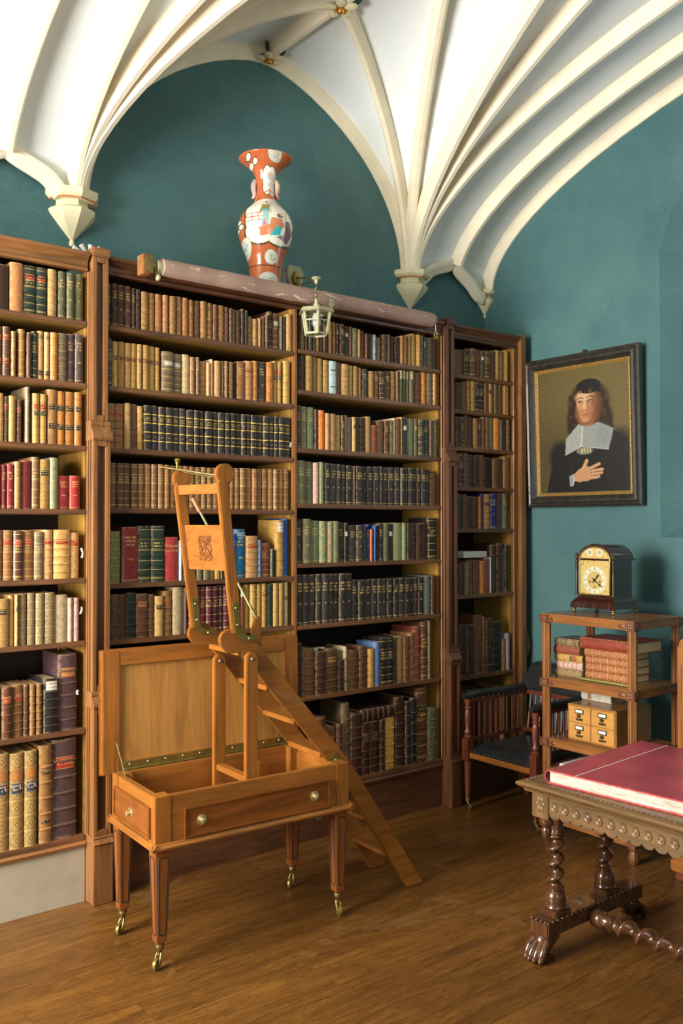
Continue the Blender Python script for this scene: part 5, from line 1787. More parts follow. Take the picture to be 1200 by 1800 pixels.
MB().tube([(-0.075, 0, 0), (-0.03, 0, 0)], 0.010, 12).build('roller_pin', MT['cream_metal'], rollm)
br = MB().box(-0.115, -0.075, -0.03, 0.046, -0.055, 0.05)
bro = br.build('roller_bracket', MT['case_x'], rollm, bevel=0.003)
MB().box(-0.105, -0.062, -0.034, -0.028, -0.05, 0.045).build('bracket_plate', MT['brass'], bro, bevel=0.002)
MB().tube([(L_, 0, 0), (L_ + 0.022, 0, 0)], 0.040, 20).tube([(L_ + 0.022, 0, 0), (L_ + 0.05, 0.03, 0)], 0.008, 10).build('roller_end', MT['roll'], rollm)
MB().box(L_ + 0.035, L_ + 0.06, 0.0, 0.046, -0.03, 0.03).build('roller_bracket', MT['dcase_x'], rollm, bevel=0.002)
MB().tube([(L_ + 0.015, -0.03, -0.035), (L_ + 0.015, -0.03, -0.075)], 0.002, 6).build('pull_cord', MT['wire'], rollm)
MB().tube([(L_ + 0.015 + 0.013 * math.cos(a), -0.03, -0.098 + 0.022 * math.sin(a)) for a in [2 * PI * k / 20 for k in range(21)]], 0.003, 8, cap=False).build('pull_ring', MT['pale_brass'], rollm)
MB().prism([(0.0, 0.0), (L_, 0.0), (L_, 0.012), (0.0, 0.012)], 0.015, 0.06, lambda a, b, d: (a, d - 0.02, -0.050 + b)).build('cornice_batten', MT['dcase_x'], rollm, bevel=0.002)

# ------------------------------------------------------------------ lantern on a bracket
LP = on_y(556, 490, 4.235)
lamp = tag(empty('hanging_lantern', (LP.x, 4.235, 0)), 'cream metal hanging lantern on a bracket arm in front of the bookcase cornice', 'lantern')
PP = on_y(519, 490, 4.62)
px0 = PP.x - LP.x
pv = 4.62 - 4.235
pz = PP.z
outl = []
for k in range(28):
    a = 2 * PI * k / 28
    r_ = 1 + 0.16 * math.cos(3 * a - PI / 2)
    outl.append((0.062 * r_ * math.cos(a), 0.095 * r_ * math.sin(a)))
pl_ = MB().prism(outl, 0.0, 0.022, lambda a, b, d: (px0 + a, pv + d, pz + b)).build('back_plate', MT['cream_metal'], lamp, bevel=0.004)
MB().ball((px0, pv - 0.005, pz), (0.028, 0.02, 0.045), 14, 10).build('plate_boss', MT['dull_brass'], pl_)
MB().box(px0 - 0.05, px0 + 0.05, pv - 0.01, pv + 0.07, BTOP - 0.002, pz - 0.06).build('mounting_block', MT['cream_metal'], lamp, bevel=0.006)
MB().tube([(px0, pv - 0.01, pz + 0.005), (0, 0, LP.z)], 0.006, 8).tube([(px0, pv - 0.01, pz - 0.05), (0, 0.02, LP.z - 0.004)], 0.004, 8).build('bracket_arm', MT['brass'], lamp)
MB().lathe([(0.0, 0.010), (0.028, 0.006), (0.030, 0.0), (0.012, -0.008), (0.009, -0.028), (0.0, -0.03)][::-1], 18, (0, 0, LP.z), cap=False).build('arm_cap', MT['cream_metal'], lamp)
wz = on_y(553, 527, 4.235).z
nl = 5
for k in range(nl):
    zc_ = LP.z - 0.026 - (LP.z - 0.03 - wz) * (k + 0.5) / nl
    hh = (LP.z - 0.03 - wz) / nl * 0.62
    MB().tube([((0.007 * math.cos(a) if k % 2 else 0), (0 if k % 2 else 0.007 * math.cos(a)), zc_ + hh * math.sin(a)) for a in [2 * PI * q_ / 14 for q_ in range(15)]], 0.0022, 6, cap=False).build('chain_link', MT['brass'], lamp)
zroof = on_y(553, 543, 4.235).z
zbot = on_y(553, 588, 4.235).z
MB().lathe([(0.0, wz + 0.01), (0.012, wz + 0.004), (0.014, wz - 0.02), (0.020, wz - 0.03), (0.020, zroof + 0.012), (0.10, zroof), (0.115, zroof - 0.022), (0.108, zroof - 0.024), (0.09, zroof - 0.012), (0.0, zroof - 0.008)][::-1], 6, (0, 0, 0), cap=False).build('lantern_roof', MT['cream_metal'], lamp, smooth=20)
for k in range(6):
    a = PI / 3 * k
    t0 = Vector((0.088 * math.cos(a), 0.088 * math.sin(a), zroof - 0.015))
    t1 = Vector((0.066 * math.cos(a), 0.066 * math.sin(a), zbot))
    MB().tube([t0, t1], 0.0085, 6).build('lantern_post', MT['cream_metal'], lamp)
    a2 = PI / 3 * (k + 1)
    for q_ in (0.03, 0.42, 0.98):
        b0 = t0.lerp(t1, q_)
        b1 = Vector((0.088 * math.cos(a2), 0.088 * math.sin(a2), zroof - 0.015)).lerp(Vector((0.066 * math.cos(a2), 0.066 * math.sin(a2), zbot)), q_)
        MB().tube([b0, b1], 0.005 if q_ != 0.98 else 0.007, 6).build('lantern_bar', MT['cream_metal'], lamp)
MB().lathe([(0.0, zbot - 0.005), (0.014, zbot), (0.016, zbot + 0.03), (0.0, zbot + 0.03)], 12, (0, 0, 0), cap=False).build('lamp_holder', MT['dull_brass'], lamp)
MB().lathe([(0.010, zbot + 0.03), (0.028, zbot + 0.06), (0.030, zbot + 0.10), (0.018, zbot + 0.125), (0.0, zbot + 0.13)], 14, (0, 0, 0), cap=False).build('bulb', MT['glass_cup'], lamp)
MB().prism([(0.02 * math.cos(2 * PI * k / 14) * (1 + 0.2 * math.sin(4 * PI * k / 14)), 0.02 * math.sin(2 * PI * k / 14)) for k in range(14)], 0, 0.004, lambda a, b, d: (0.07 + a, -0.06 + d, zroof + 0.03 + b)).build('roof_leaf', MT['cream_metal'], lamp)
for s_ in (-1, 1):
    MB().tube([(0.015 * s_, 0, wz - 0.01), (0.075 * s_, 0, zroof + 0.01)], 0.0025, 6).build('roof_wire', MT['bronze'], lamp)
wp = [(px0 - 0.035, pv + 0.012, pz + 0.03), (px0 - 0.05, pv + 0.015, pz + 0.045), (px0 - 0.068, pv + 0.015, pz + 0.03), (px0 - 0.072, pv + 0.02, BTOP + 0.004)]
MB().tube(wp, 0.0025, 6).build('flex', MT['wire'], lamp)

# white ribbed ornament on top beside the pilaster
fan = tag(empty('ribbed_ornament', (1.90, 4.52, BTOP)), 'white ribbed shell ornament lying on the bookcase behind the left pilaster', 'ornament')
for k in range(7):
    a = PI * (k + 0.5) / 7
    MB().tube([(0.0, 0, 0.006), (0.095 * math.cos(a) * 1.25, -0.01, 0.006 + 0.075 * math.sin(a))], [0.006, 0.013], 10).build('shell_rib', MT['paper'], fan)

# ------------------------------------------------------------------ portrait
PY0, PY1, PZ0, PZ1 = 3.418, 4.372, 2.030, 3.097
port = tag(empty('portrait_painting', (XR, (PY0 + PY1) / 2, PZ0)), 'framed oil portrait of a man in black with white collar on the teal wall', 'painting')
PW, PH = PY1 - PY0, PZ1 - PZ0
lean = 0.035
fnp = lambda s, z, d: (-(0.018 + lean * z / PH) - d, PW / 2 - s, z)      # s from the left edge as seen, z up, d out of the wall
PM = [(0.0, 0.0), (0.0, 0.038), (0.014, 0.046), (0.026, 0.040), (0.034, 0.050), (0.052, 0.052), (0.066, 0.036), (0.076, 0.030), (0.080, 0.018), (0.080, 0.0)]
FWD = 0.080


def frame_ring(w0, w1, prof, name, mat, par):
    for side in range(4):
        b = MB()
        vs = []
        for (w, d) in prof:
            if side == 0: A, B = (w, w), (PW - w, w)
            elif side == 1: A, B = (PW - w, w), (PW - w, PH - w)
            elif side == 2: A, B = (PW - w, PH - w), (w, PH - w)
            else: A, B = (w, PH - w), (w, w)
            vs.append(fnp(A[0], A[1], d))
            vs.append(fnp(B[0], B[1], d))
        n = len(prof)
        fs = [(2 * i, 2 * i + 1, 2 * ((i + 1) % n) + 1, 2 * ((i + 1) % n)) for i in range(n)]
        fs += [tuple(2 * i for i in range(n)), tuple(2 * i + 1 for i in range(n - 1, -1, -1))]
        b.q(vs, fs)
        b.build(name, mat, par, smooth=30)


frame_ring(0, FWD, PM, 'frame_moulding', MT['ebony'], port)
frame_ring(0.08, 0.102, [(0.078, 0.0), (0.078, 0.028), (0.084, 0.030), (0.102, 0.016), (0.102, 0.0)], 'gilt_slip', MT['frame_gold'], port)
cw0, cw1, ch0, ch1 = 0.100, PW - 0.100, 0.100, PH - 0.100
NX, NZ = 190, 224
cb = MB()
cb.q([fnp(cw0 + (cw1 - cw0) * i / NX, ch1 + (ch0 - ch1) * j / NZ, 0.012) for j in range(NZ + 1) for i in range(NX + 1)],
     [(j * (NX + 1) + i, (j + 1) * (NX + 1) + i, (j + 1) * (NX + 1) + i + 1, j * (NX + 1) + i + 1) for j in range(NZ) for i in range(NX)])
can = cb.build('painted_canvas', MT['portrait'], port, smooth=80)
vv_ = np.array([v.co[:] for v in can.data.vertices])
S = (PW / 2 - vv_[:, 1] - cw0) / (cw1 - cw0)
Tt = (ch1 - vv_[:, 2]) / (ch1 - ch0)
# drawing units: an upright board 770 wide and 1110 high
cv = Canvas(S * 770, Tt * 1110, (96, 82, 44))
cv.ell(520, 380, 420, 520, (112, 98, 54), 0.9, 0.8)
cv.ell(120, 900, 330, 420, (76, 64, 36), 0.9, 0.7)
cv.ell(660, 980, 260, 300, (70, 60, 34), 0.9, 0.5)
# dark coat
cv.poly([(60, 1110), (95, 930), (150, 760), (235, 640), (330, 590), (560, 560), (660, 590), (740, 650), (775, 760), (775, 1115)], (22, 21, 20))
cv.ell(180, 790, 90, 150, (24, 23, 21), 0.5)
cv.ell(690, 760, 110, 190, (26, 25, 23), 0.5)
cv.line([(300, 800), (260, 1000)], 16, (38, 36, 32), 0.5)
cv.line([(560, 820), (600, 1060)], 18, (36, 34, 31), 0.5)
# hair
for (cx, cy, rx, ry) in ((338, 330, 74, 130), (318, 450, 66, 100), (525, 320, 92, 150), (562, 460, 80, 115), (298, 530, 46, 60), (592, 545, 56, 66), (435, 210, 120, 80)):
    cv.ell(cx, cy, rx, ry, (50, 33, 18), 0.45)
for k in range(90):
    sx = random.choice((300, 325, 345, 545, 585, 560, 520))
    cv.ell(sx + random.uniform(-40, 40), random.uniform(240, 590), random.uniform(9, 18), random.uniform(12, 24), random.choice([(92, 62, 34), (34, 22, 12), (66, 44, 22), (30, 20, 11)]), 0.8, 0.6)
# neck and face
cv.ell(425, 460, 70, 70, (150, 92, 62), 0.3)
cv.ell(424, 300, 86, 120, (204, 154, 110), 0.12)
cv.ell(420, 390, 62, 92, (200, 146, 102), 0.18)
cv.ell(500, 340, 46, 125, (118, 74, 46), 0.9, 0.85)
cv.ell(470, 430, 46, 60, (140, 88, 58), 0.9, 0.6)
cv.ell(350, 400, 22, 60, (160, 108, 74), 0.9, 0.6)
cv.ell(396, 262, 60, 42, (228, 188, 140), 0.8, 0.7)
cv.ell(374, 362, 30, 28, (206, 138, 104), 0.9, 0.5)
cv.ell(458, 376, 30, 34, (190, 118, 84), 0.9, 0.5)
cv.ell(410, 350, 16, 56, (226, 178, 130), 0.7, 0.8)
cv.line([(428, 300), (434, 352), (424, 378)], 7, (150, 92, 60), 0.7)
cv.ell(404, 384, 22, 9, (160, 94, 64), 0.7, 0.7)
for (ex, ey) in ((372, 306), (452, 302)):
    cv.ell(ex, ey, 26, 13, (150, 100, 66), 0.6, 0.8)
    cv.ell(ex, ey, 17, 6.5, (196, 176, 150), 0.3)
    cv.ell(ex - 2, ey, 7, 6.5, (40, 26, 18), 0.3)
    cv.line([(ex - 22, ey - 4), (ex, ey - 11), (ex + 22, ey - 4)], 4, (60, 36, 24), 0.9)
cv.line([(342, 280), (370, 264), (398, 274)], 6, (74, 48, 28), 0.75)
cv.line([(428, 270), (458, 258), (486, 272)], 6, (74, 48, 28), 0.75)
cv.line([(382, 424), (408, 418), (434, 424)], 6, (150, 70, 58), 0.8)
cv.ell(408, 434, 24, 7, (186, 96, 78), 0.5, 0.8)
cv.line([(380, 452), (436, 452)], 5, (160, 104, 72), 0.5)
cv.ell(410, 470, 30, 16, (214, 160, 116), 0.6, 0.5)
cv.line([(370, 404), (408, 396), (446, 404)], 4, (130, 88, 58), 0.5)
# skull cap and curls on the brow
cv.ell(445, 172, 104, 66, (24, 22, 19), 0.1)
cv.poly([(345, 215), (360, 160), (440, 128), (520, 150), (552, 215), (540, 236), (470, 196), (390, 202)], (22, 20, 17))
cv.ell(458, 214, 20, 16, (90, 62, 30), 0.6, 0.9)
cv.ell(372, 214, 20, 14, (110, 78, 40), 0.6, 0.8)
# collar, band strings and hand
cv.poly([(352, 500), (395, 522), (470, 520), (520, 495), (645, 565), (600, 745), (372, 700), (232, 770), (240, 625)], (150, 154, 150))
cv.poly([(352, 500), (395, 522), (376, 700), (232, 770), (240, 625)], (162, 166, 160))
cv.line([(388, 525), (372, 700)], 5, (206, 208, 200), 0.9)
cv.line([(232, 768), (372, 702), (600, 742)], 4, (196, 198, 190), 0.8)
cv.ell(560, 620, 60, 90, (126, 130, 128), 0.9, 0.5)
cv.ell(400, 742, 62, 30, (150, 142, 112), 0.6)
for k in range(22):
    xx_ = 346 + k * 5
    cv.line([(xx_, 722), (xx_ + random.uniform(-5, 5), 752 + random.uniform(0, 18))], 2.4, random.choice([(206, 196, 160), (110, 104, 84), (190, 180, 150)]), 0.8)
HC = (198, 148, 106)
cv.poly([(300, 952), (352, 900), (420, 880), (470, 900), (490, 940), (478, 985), (420, 1012), (345, 1018), (300, 1005)], HC)
for pts, w in (([(382, 905), (404, 862), (416, 832)], 15), ([(430, 905), (480, 884), (520, 866)], 13), ([(455, 925), (510, 918), (545, 914)], 13), ([(460, 950), (510, 950), (540, 944)], 12), ([(440, 985), (488, 984), (515, 976)], 12)):
    cv.line(pts, w, HC)
    cv.line([(p[0], p[1] - 4) for p in pts], w * 0.4, (222, 178, 134), 0.6)
for pts in ([(440, 918), (500, 902)], [(452, 938), (520, 934)], [(450, 966), (510, 966)]):
    cv.line(pts, 4, (120, 74, 48), 0.8)
cv.poly([(262, 962), (298, 948), (304, 1010), (286, 1052), (268, 1060)], (150, 156, 152))
cv.line([(296, 950), (304, 1010), (290, 1050)], 5, (206, 206, 196), 0.8)
cv.c *= 0.80 * (0.92 + 0.16 * cv.n)[:, None]
paint_mesh(can, np.c_[cv.c, np.ones(len(cv.c))])
MB().box(-0.03, -0.004, -0.012, 0.012, PH + 0.002, PH + 0.03).build('hanging_hook', MT['bronze'], port)

# ------------------------------------------------------------------ whatnot stand
WX0, WX1, WY0, WY1 = 4.415, 4.910, 2.945, 3.605
wn = tag(empty('whatnot_stand', (WX0, WY0, 0)), 'three-tier carved oak whatnot stand with reeded posts beside the armchair', 'shelf stand')
WL, WD = WY1 - WY0, WX1 - WX0
ps = 0.056
for (a, b) in ((0, 0), (0, WL - ps), (WD - ps, 0), (WD - ps, WL - ps)):
    po = MB()
    for s_ in (-1, 0, 1):
        po.tube([(a + ps / 2 - 0.003, b + ps / 2 + s_ * 0.017, 0.14), (a + ps / 2 - 0.003, b + ps / 2 + s_ * 0.017, 1.31)], 0.0115, 10)
        po.tube([(a + ps / 2 + s_ * 0.017, b + ps / 2, 0.14), (a + ps / 2 + s_ * 0.017, b + ps / 2, 1.31)], 0.0115, 10)
    po.box(a + 0.009, a + ps - 0.009, b + 0.009, b + ps - 0.009, 0.14, 1.31)
    pob = po.build('post', MT['what_z'], wn, smooth=40)
    MB().lathe([(0.0, 0.0), (0.020, 0.0), (0.030, 0.02), (0.031, 0.045), (0.022, 0.075), (0.028, 0.085), (0.028, 0.10)], 8, (a + ps / 2, b + ps / 2, 0.0)).build('foot', MT['carve'], wn, smooth=30)
for zt in (1.360, 0.972, 0.608):
    sh = MB().box(0.006, WD - 0.006, 0.006, WL - 0.006, zt - 0.014, zt).build('tier_shelf', MT['what_y'], wn, bevel=0.003)
    for (x0, x1, y0, y1, m_) in ((0.004, 0.020, ps - 0.008, WL - ps + 0.008, 'what_y'), (WD - 0.020, WD - 0.004, ps - 0.008, WL - ps + 0.008, 'what_y'), (ps - 0.008, WD - ps + 0.008, 0.004, 0.020, 'what_x'), (ps - 0.008, WD - ps + 0.008, WL - 0.020, WL - 0.004, 'what_x')):
        MB().box(x0, x1, y0, y1, zt - 0.052, zt - 0.012).build('tier_rail', MT[m_], wn, bevel=0.004)
    for (a, b) in ((0, 0), (0, WL - ps), (WD - ps, 0), (WD - ps, WL - ps)):
        cbk = MB().box(a - 0.004, a + ps + 0.004, b - 0.004, b + ps + 0.004, zt - 0.056, zt - 0.006).build('corner_block', MT['carve'], wn, bevel=0.003)
        for face in range(2):
            r_ = MB()
            for k in range(4):
                an = PI / 4 + PI / 2 * k
                if face == 0:
                    r_.ball((a - 0.004, b + ps / 2 + 0.010 * math.cos(an), zt - 0.031 + 0.010 * math.sin(an)), (0.003, 0.0105, 0.0105), 8, 6)
                else:
                    r_.ball((a + ps / 2 + 0.010 * math.cos(an), b - 0.004, zt - 0.031 + 0.010 * math.sin(an)), (0.0105, 0.003, 0.0105), 8, 6)
            r_.build('carved_rosette', MT['carve'], cbk, smooth=60)
    for q_ in (0, 1):
        yb = ps + 0.01 if q_ == 0 else WL - ps - 0.05
        MB().ball((0.004, yb + 0.02, zt - 0.032), (0.003, 0.024, 0.013), 12, 6).build('carved_leaf', MT['carve'], wn)
# low base drawer box with carved apron
MB().box(0.012, WD - 0.012, 0.012, WL - 0.012, 0.235, 0.255).build('base_shelf', MT['what_y'], wn, bevel=0.003)
MB().box(0.012, WD - 0.012, 0.012, WL - 0.012, 0.405, 0.425).build('tier_shelf', MT['what_y'], wn, bevel=0.003)
ap = MB().box(0.0, 0.02, 0.04, WL - 0.04, 0.100, 0.215).build('apron', MT['what_y'], wn, bevel=0.004)
for k in range(4):
    yc = 0.13 + k * (WL - 0.26) / 3
    MB().ball((0.0, yc, 0.175), (0.006, 0.05, 0.026), 12, 6).build('carved_leaf', MT['carve'], ap)
MB().box(0.04, WD - 0.04, 0.0, 0.02, 0.115, 0.235).build('apron', MT['what_x'], wn, bevel=0.004)
for (a, b) in ((0, 0), (0, WL - ps), (WD - ps, 0), (WD - ps, WL - ps)):
    MB().box(a - 0.003, a + ps + 0.003, b - 0.003, b + ps + 0.003, 0.10, 0.225).build('base_block', MT['carve'], wn, bevel=0.003)

# ------------------------------------------------------------------ bracket clock
CX0, CX1, CY0, CY1, CZ = 4.632, 4.905, 3.222, 3.548, 1.360
ck = tag(empty('bracket_clock', (CX0, CY0, CZ)), 'mahogany bracket clock with arched gilt dial standing on the whatnot', 'clock')
CW, CD_ = CY1 - CY0, CX1 - CX0
CM = MT['clockwood']
for (a, b) in ((0.02, 0.02), (0.02, CW - 0.02), (CD_ - 0.02, 0.02), (CD_ - 0.02, CW - 0.02)):
    f_ = MB().ball((a, b, 0.010), 0.010, 10, 8).ball((a - 0.004, b, 0.022), (0.016, 0.016, 0.009), 10, 8)
    f_.build('claw_foot', MT['brass'], ck, smooth=60)
bs = MB()
for (z0, z1, i0, i1) in ((0.030, 0.066, 0.0, 0.006), (0.066, 0.076, 0.012, 0.016), (0.076, 0.088, 0.016, 0.028), (0.088, 0.102, 0.032, 0.036)):
    bs.frustum(z0, (i0, CD_ - i0, i0, CW - i0), z1, (i1, CD_ - i1, i1, CW - i1))
bs.build('stepped_base', CM, ck, bevel=0.002)
i_ = 0.044
zc0, zc1 = 0.102, 0.325
MB().box(i_, CD_ - i_ * 0.6, i_, CW - i_, zc0, zc1).build('case', CM, ck, bevel=0.002)
MB().box(i_ - 0.016, CD_ - i_ * 0.6 + 0.016, i_ - 0.02, CW - i_ + 0.02, zc1 - 0.003, zc1 + 0.010).build('case_cornice', CM, ck, bevel=0.003)
R_ = CW / 2 - i_ + 0.006
rp = [(R_ * math.cos(PI * k / 24), zc1 + 0.008 + 0.092 / R_ * R_ * math.sin(PI * k / 24)) for k in range(25)]
MB().prism(rp, i_ - 0.008, CD_ - i_ * 0.6 + 0.004, lambda a, b, d: (d, CW / 2 + a, b)).build('arched_top', CM, ck, smooth=40)
for b in (0.030, CW - 0.030):
    MB().lathe([(0.010, zc0 + 0.004), (0.012, zc0 + 0.012), (0.008, zc0 + 0.018), (0.008, zc1 - 0.022), (0.011, zc1 - 0.012), (0.011, zc1 - 0.004)], 14, (i_ - 0.012, b, 0)).build('column', MT['bronze'], ck, smooth=50)
    MB().lathe([(0.010, zc1 + 0.010), (0.006, zc1 + 0.018), (0.011, zc1 + 0.030), (0.004, zc1 + 0.042), (0.0, zc1 + 0.050)], 12, (i_ - 0.010, b, 0), cap=False).build('finial', MT['bronze'], ck, smooth=50)
# dial: arched plate, painted rings, hands
DZ0, DW = zc0 + 0.010, CW / 2 - i_ - 0.010
dzs = zc1 + 0.004
nr, nt = 60, 100
pts_, cols_, fs_ = [], [], []
for j in range(nt + 1):
    z = DZ0 + (dzs + 0.078 - DZ0) * j / nt
    half = DW if z <= dzs else DW * math.sqrt(max(0, 1 - ((z - dzs) / 0.0785) ** 2))
    for i in range(nr + 1):
        a = -1 + 2 * i / nr
        pts_.append((i_ - 0.0125, CW / 2 - a * half, z))
for j in range(nt):
    for i in range(nr):
        k = j * (nr + 1) + i
        fs_.append((k, k + 1, k + nr + 2, k + nr + 1))
dial = MB().q(pts_, fs_).build('dial_plate', MT['dialface'], ck, smooth=80)
dv = np.array([v.co[:] for v in dial.data.vertices])
dc = Canvas((CW / 2 - dv[:, 1]) * 1000, (dv[:, 2]) * 1000, (214, 186, 112))
dcz = (zc0 + 0.018) * 1000 + 82
for k in range(90):
    dc.ell(random.uniform(-95, 95), random.uniform(105, 410), 6, 5, random.choice([(150, 110, 36), (238, 206, 120)]), 0.6, 0.8)
dc.ell(0, dcz, 84, 84, (232, 226, 196), 0.03)
dc.ell(0, dcz, 56, 56, (206, 178, 108), 0.04)
dc.ell(-36, 372, 24, 24, (226, 220, 196), 0.05)
dc.ell(36, 372, 24, 24, (226, 220, 196), 0.05)
dc.ell(-36, 372, 13, 13, (186, 176, 140), 0.1)
dc.ell(36, 372, 13, 13, (186, 176, 140), 0.1)
for k in range(60):
    a = 2 * PI * k / 60
    dc.ell(79 * math.cos(a), dcz + 79 * math.sin(a), 1.6, 1.6, (90, 80, 60), 0.5)
dc.ell(-34, dcz - 10, 6, 6, (60, 44, 24), 0.2)
dc.ell(38, dcz - 10, 6, 6, (60, 44, 24), 0.2)
dc.ell(0, dcz - 40, 5, 5, (60, 44, 24), 0.2)
paint_mesh(dial, np.c_[dc.c, np.ones(len(dc.c))])
ROM = ['XII', 'I', 'II', 'III', 'IV', 'V', 'VI', 'VII', 'VIII', 'IX', 'X', 'XI']
MT['ink'] = plain('black_ink', (34, 30, 28), 0.6)
for k, rn in enumerate(ROM):
    a = PI / 2 - 2 * PI * k / 12
    cx_, cz_ = 0.068 * math.cos(a), dcz / 1000 + 0.068 * math.sin(a)
    rot = a - PI / 2
    text_mesh(rn, 0.017, lambda x, y, d: (i_ - 0.0132, CW / 2 - (cx_ + x * math.cos(rot) - y * math.sin(rot)), cz_ + x * math.sin(rot) + y * math.cos(rot)), 0, 'numeral', MT['ink'], dial)
for ang_, ln, wd_ in ((math.radians(90 - 41), 0.052, 0.006), (math.radians(90 - 127), 0.074, 0.0045)):
    hd = MB()
    ca, sa = math.cos(ang_), math.sin(ang_)
    poly = [(-0.022, -0.002), (0.0, -wd_), (ln * 0.45, -wd_ * 0.5), (ln * 0.6, -wd_ * 1.3), (ln, 0), (ln * 0.6, wd_ * 1.3), (ln * 0.45, wd_ * 0.5), (0.0, wd_), (-0.022, 0.002)]
    hd.prism(poly, 0, 0.0015, lambda a, b, d: (i_ - 0.0145 - d, CW / 2 - (a * ca - b * sa), dcz / 1000 + a * sa + b * ca))
    hd.build('clock_hand', MT['ink'], dial)
# brass bezel round the arched glass
bz = [(-DW, DZ0), (-DW, dzs)] + [(-DW * math.cos(PI * k / 20), dzs + 0.0785 * math.sin(PI * k / 20)) for k in range(1, 20)] + [(DW, dzs), (DW, DZ0), (-DW, DZ0)]
MB().tube([(i_ - 0.012, CW / 2 - a, z) for a, z in bz], 0.0060, 8, cap=False).build('bezel', MT['brass'], ck, smooth=50)

# ------------------------------------------------------------------ books piled on the middle tier
ZM = 0.9725
z = ZM
for nm, hgt, y0, y1, c, st in (('patterned tan book', 0.048, 3.375, 3.572, 'gb', 'n'), ('marbled pink book', 0.046, 3.372, 3.566, 'pk', 'b'), ('cream book with red and green labels', 0.046, 3.372, 3.580, 'gd', 'ne'),
                              ('worn light brown book', 0.050, 3.385, 3.575, 'rb', 'p'), ('brown and gilt banded book', 0.044, 3.390, 3.570, 'gb', 'g')):
    pos_ = {'patterned tan book': 'bottom of the left pile on the whatnot', 'marbled pink book': 'second from bottom in left pile on whatnot', 'cream book with red and green labels': 'middle of left pile on whatnot',
            'worn light brown book': 'second from top in left pile on whatnot', 'brown and gilt banded book': 'top of the left pile on the whatnot'}[nm]
    flat_book(nm + ', ' + pos_, y0, y1, 4.515 + random.uniform(-0.008, 0.008), z, z + hgt - 0.001, 0.19, c, st, 'y')
    z += hgt
z = ZM
flat_book('thin green and gilt book, bottom of the right pile on the whatnot', 3.035, 3.372, 4.500, z, z + 0.014, 0.22, (120, 124, 70), 'n', 'y')
z += 0.015
for nm in ('second from bottom of right pile', 'third from bottom of right pile', 'third from top of right pile', 'second from top of right pile'):
    flat_book('red and cream gilt panelled book, ' + nm + ' on whatnot', 3.040, 3.348, 4.515 + random.uniform(-0.008, 0.008), z, z + 0.0435, 0.2, (150, 72, 50), 'n', 'y')
    z += 0.044
flat_book('large plain red leather book, top of the right pile on the whatnot', 2.990, 3.375, 4.50, z, z + 0.066, 0.27, (138, 58, 40), 'p', 'y')

# ------------------------------------------------------------------ card index drawers and a white book
card = tag(empty('card_index', (4.482, 3.112, 0.6085)), 'pale oak card index box with four small drawers on the lowest tier', 'drawer box')
KW, KD, KH = 0.343, 0.36, 0.216
MB().box(0.004, KD, 0, KW, 0, KH).build('cabinet', MT['cardoak_x'], card, bevel=0.004)
for i in range(2):
    for j in range(2):
        y0, z0 = 0.012 + i * 0.162, 0.012 + j * 0.098
        d_ = MB().box(-0.002, 0.006, y0, y0 + 0.155, z0, z0 + 0.093).build('card_drawer', MT['cardoak'], card, bevel=0.002)
        yc, zc = y0 + 0.078, z0 + 0.066
        MB().box(-0.005, -0.001, yc - 0.031, yc + 0.031, zc - 0.012, zc + 0.016).build('label_holder', MT['bronze'], d_, bevel=0.0015)
        MB().box(-0.0062, -0.004, yc - 0.024, yc + 0.024, zc - 0.005, zc + 0.011).build('index_card', MT['paper'], d_, smooth=0)
        MB().ball((-0.012, yc, zc - 0.022), (0.010, 0.011, 0.011), 12, 8).build('pull', MT['bronze'], d_)
        MB().box(-0.005, -0.001, yc - 0.024, yc + 0.024, zc - 0.052, zc - 0.040).ball((-0.006, yc + 0.004, zc - 0.046), (0.006, 0.008, 0.007), 10, 6).build('rod_knob', MT['bronze'], d_)
wb = flat_book('worn white bound book with brown band lying on the card index box', 3.255, 3.470, 4.640, 0.8265, 0.885, 0.20, (206, 200, 184), 'p', 'y')
l = bpy.data.objects.new('title_label', LABEL)
COL.objects.link(l)
l.parent = wb
l.location, l.scale, l.color = (0, 0, 0.22), (1, 1, 0.12), lin((150, 96, 66))
tag(MB().box(4.45, 4.86, 3.28, 3.49, 0.4255, 0.458).build('white_folder', MT['paper'], bevel=0.002), 'white folder lying under the lowest open tier of the whatnot', 'folder')
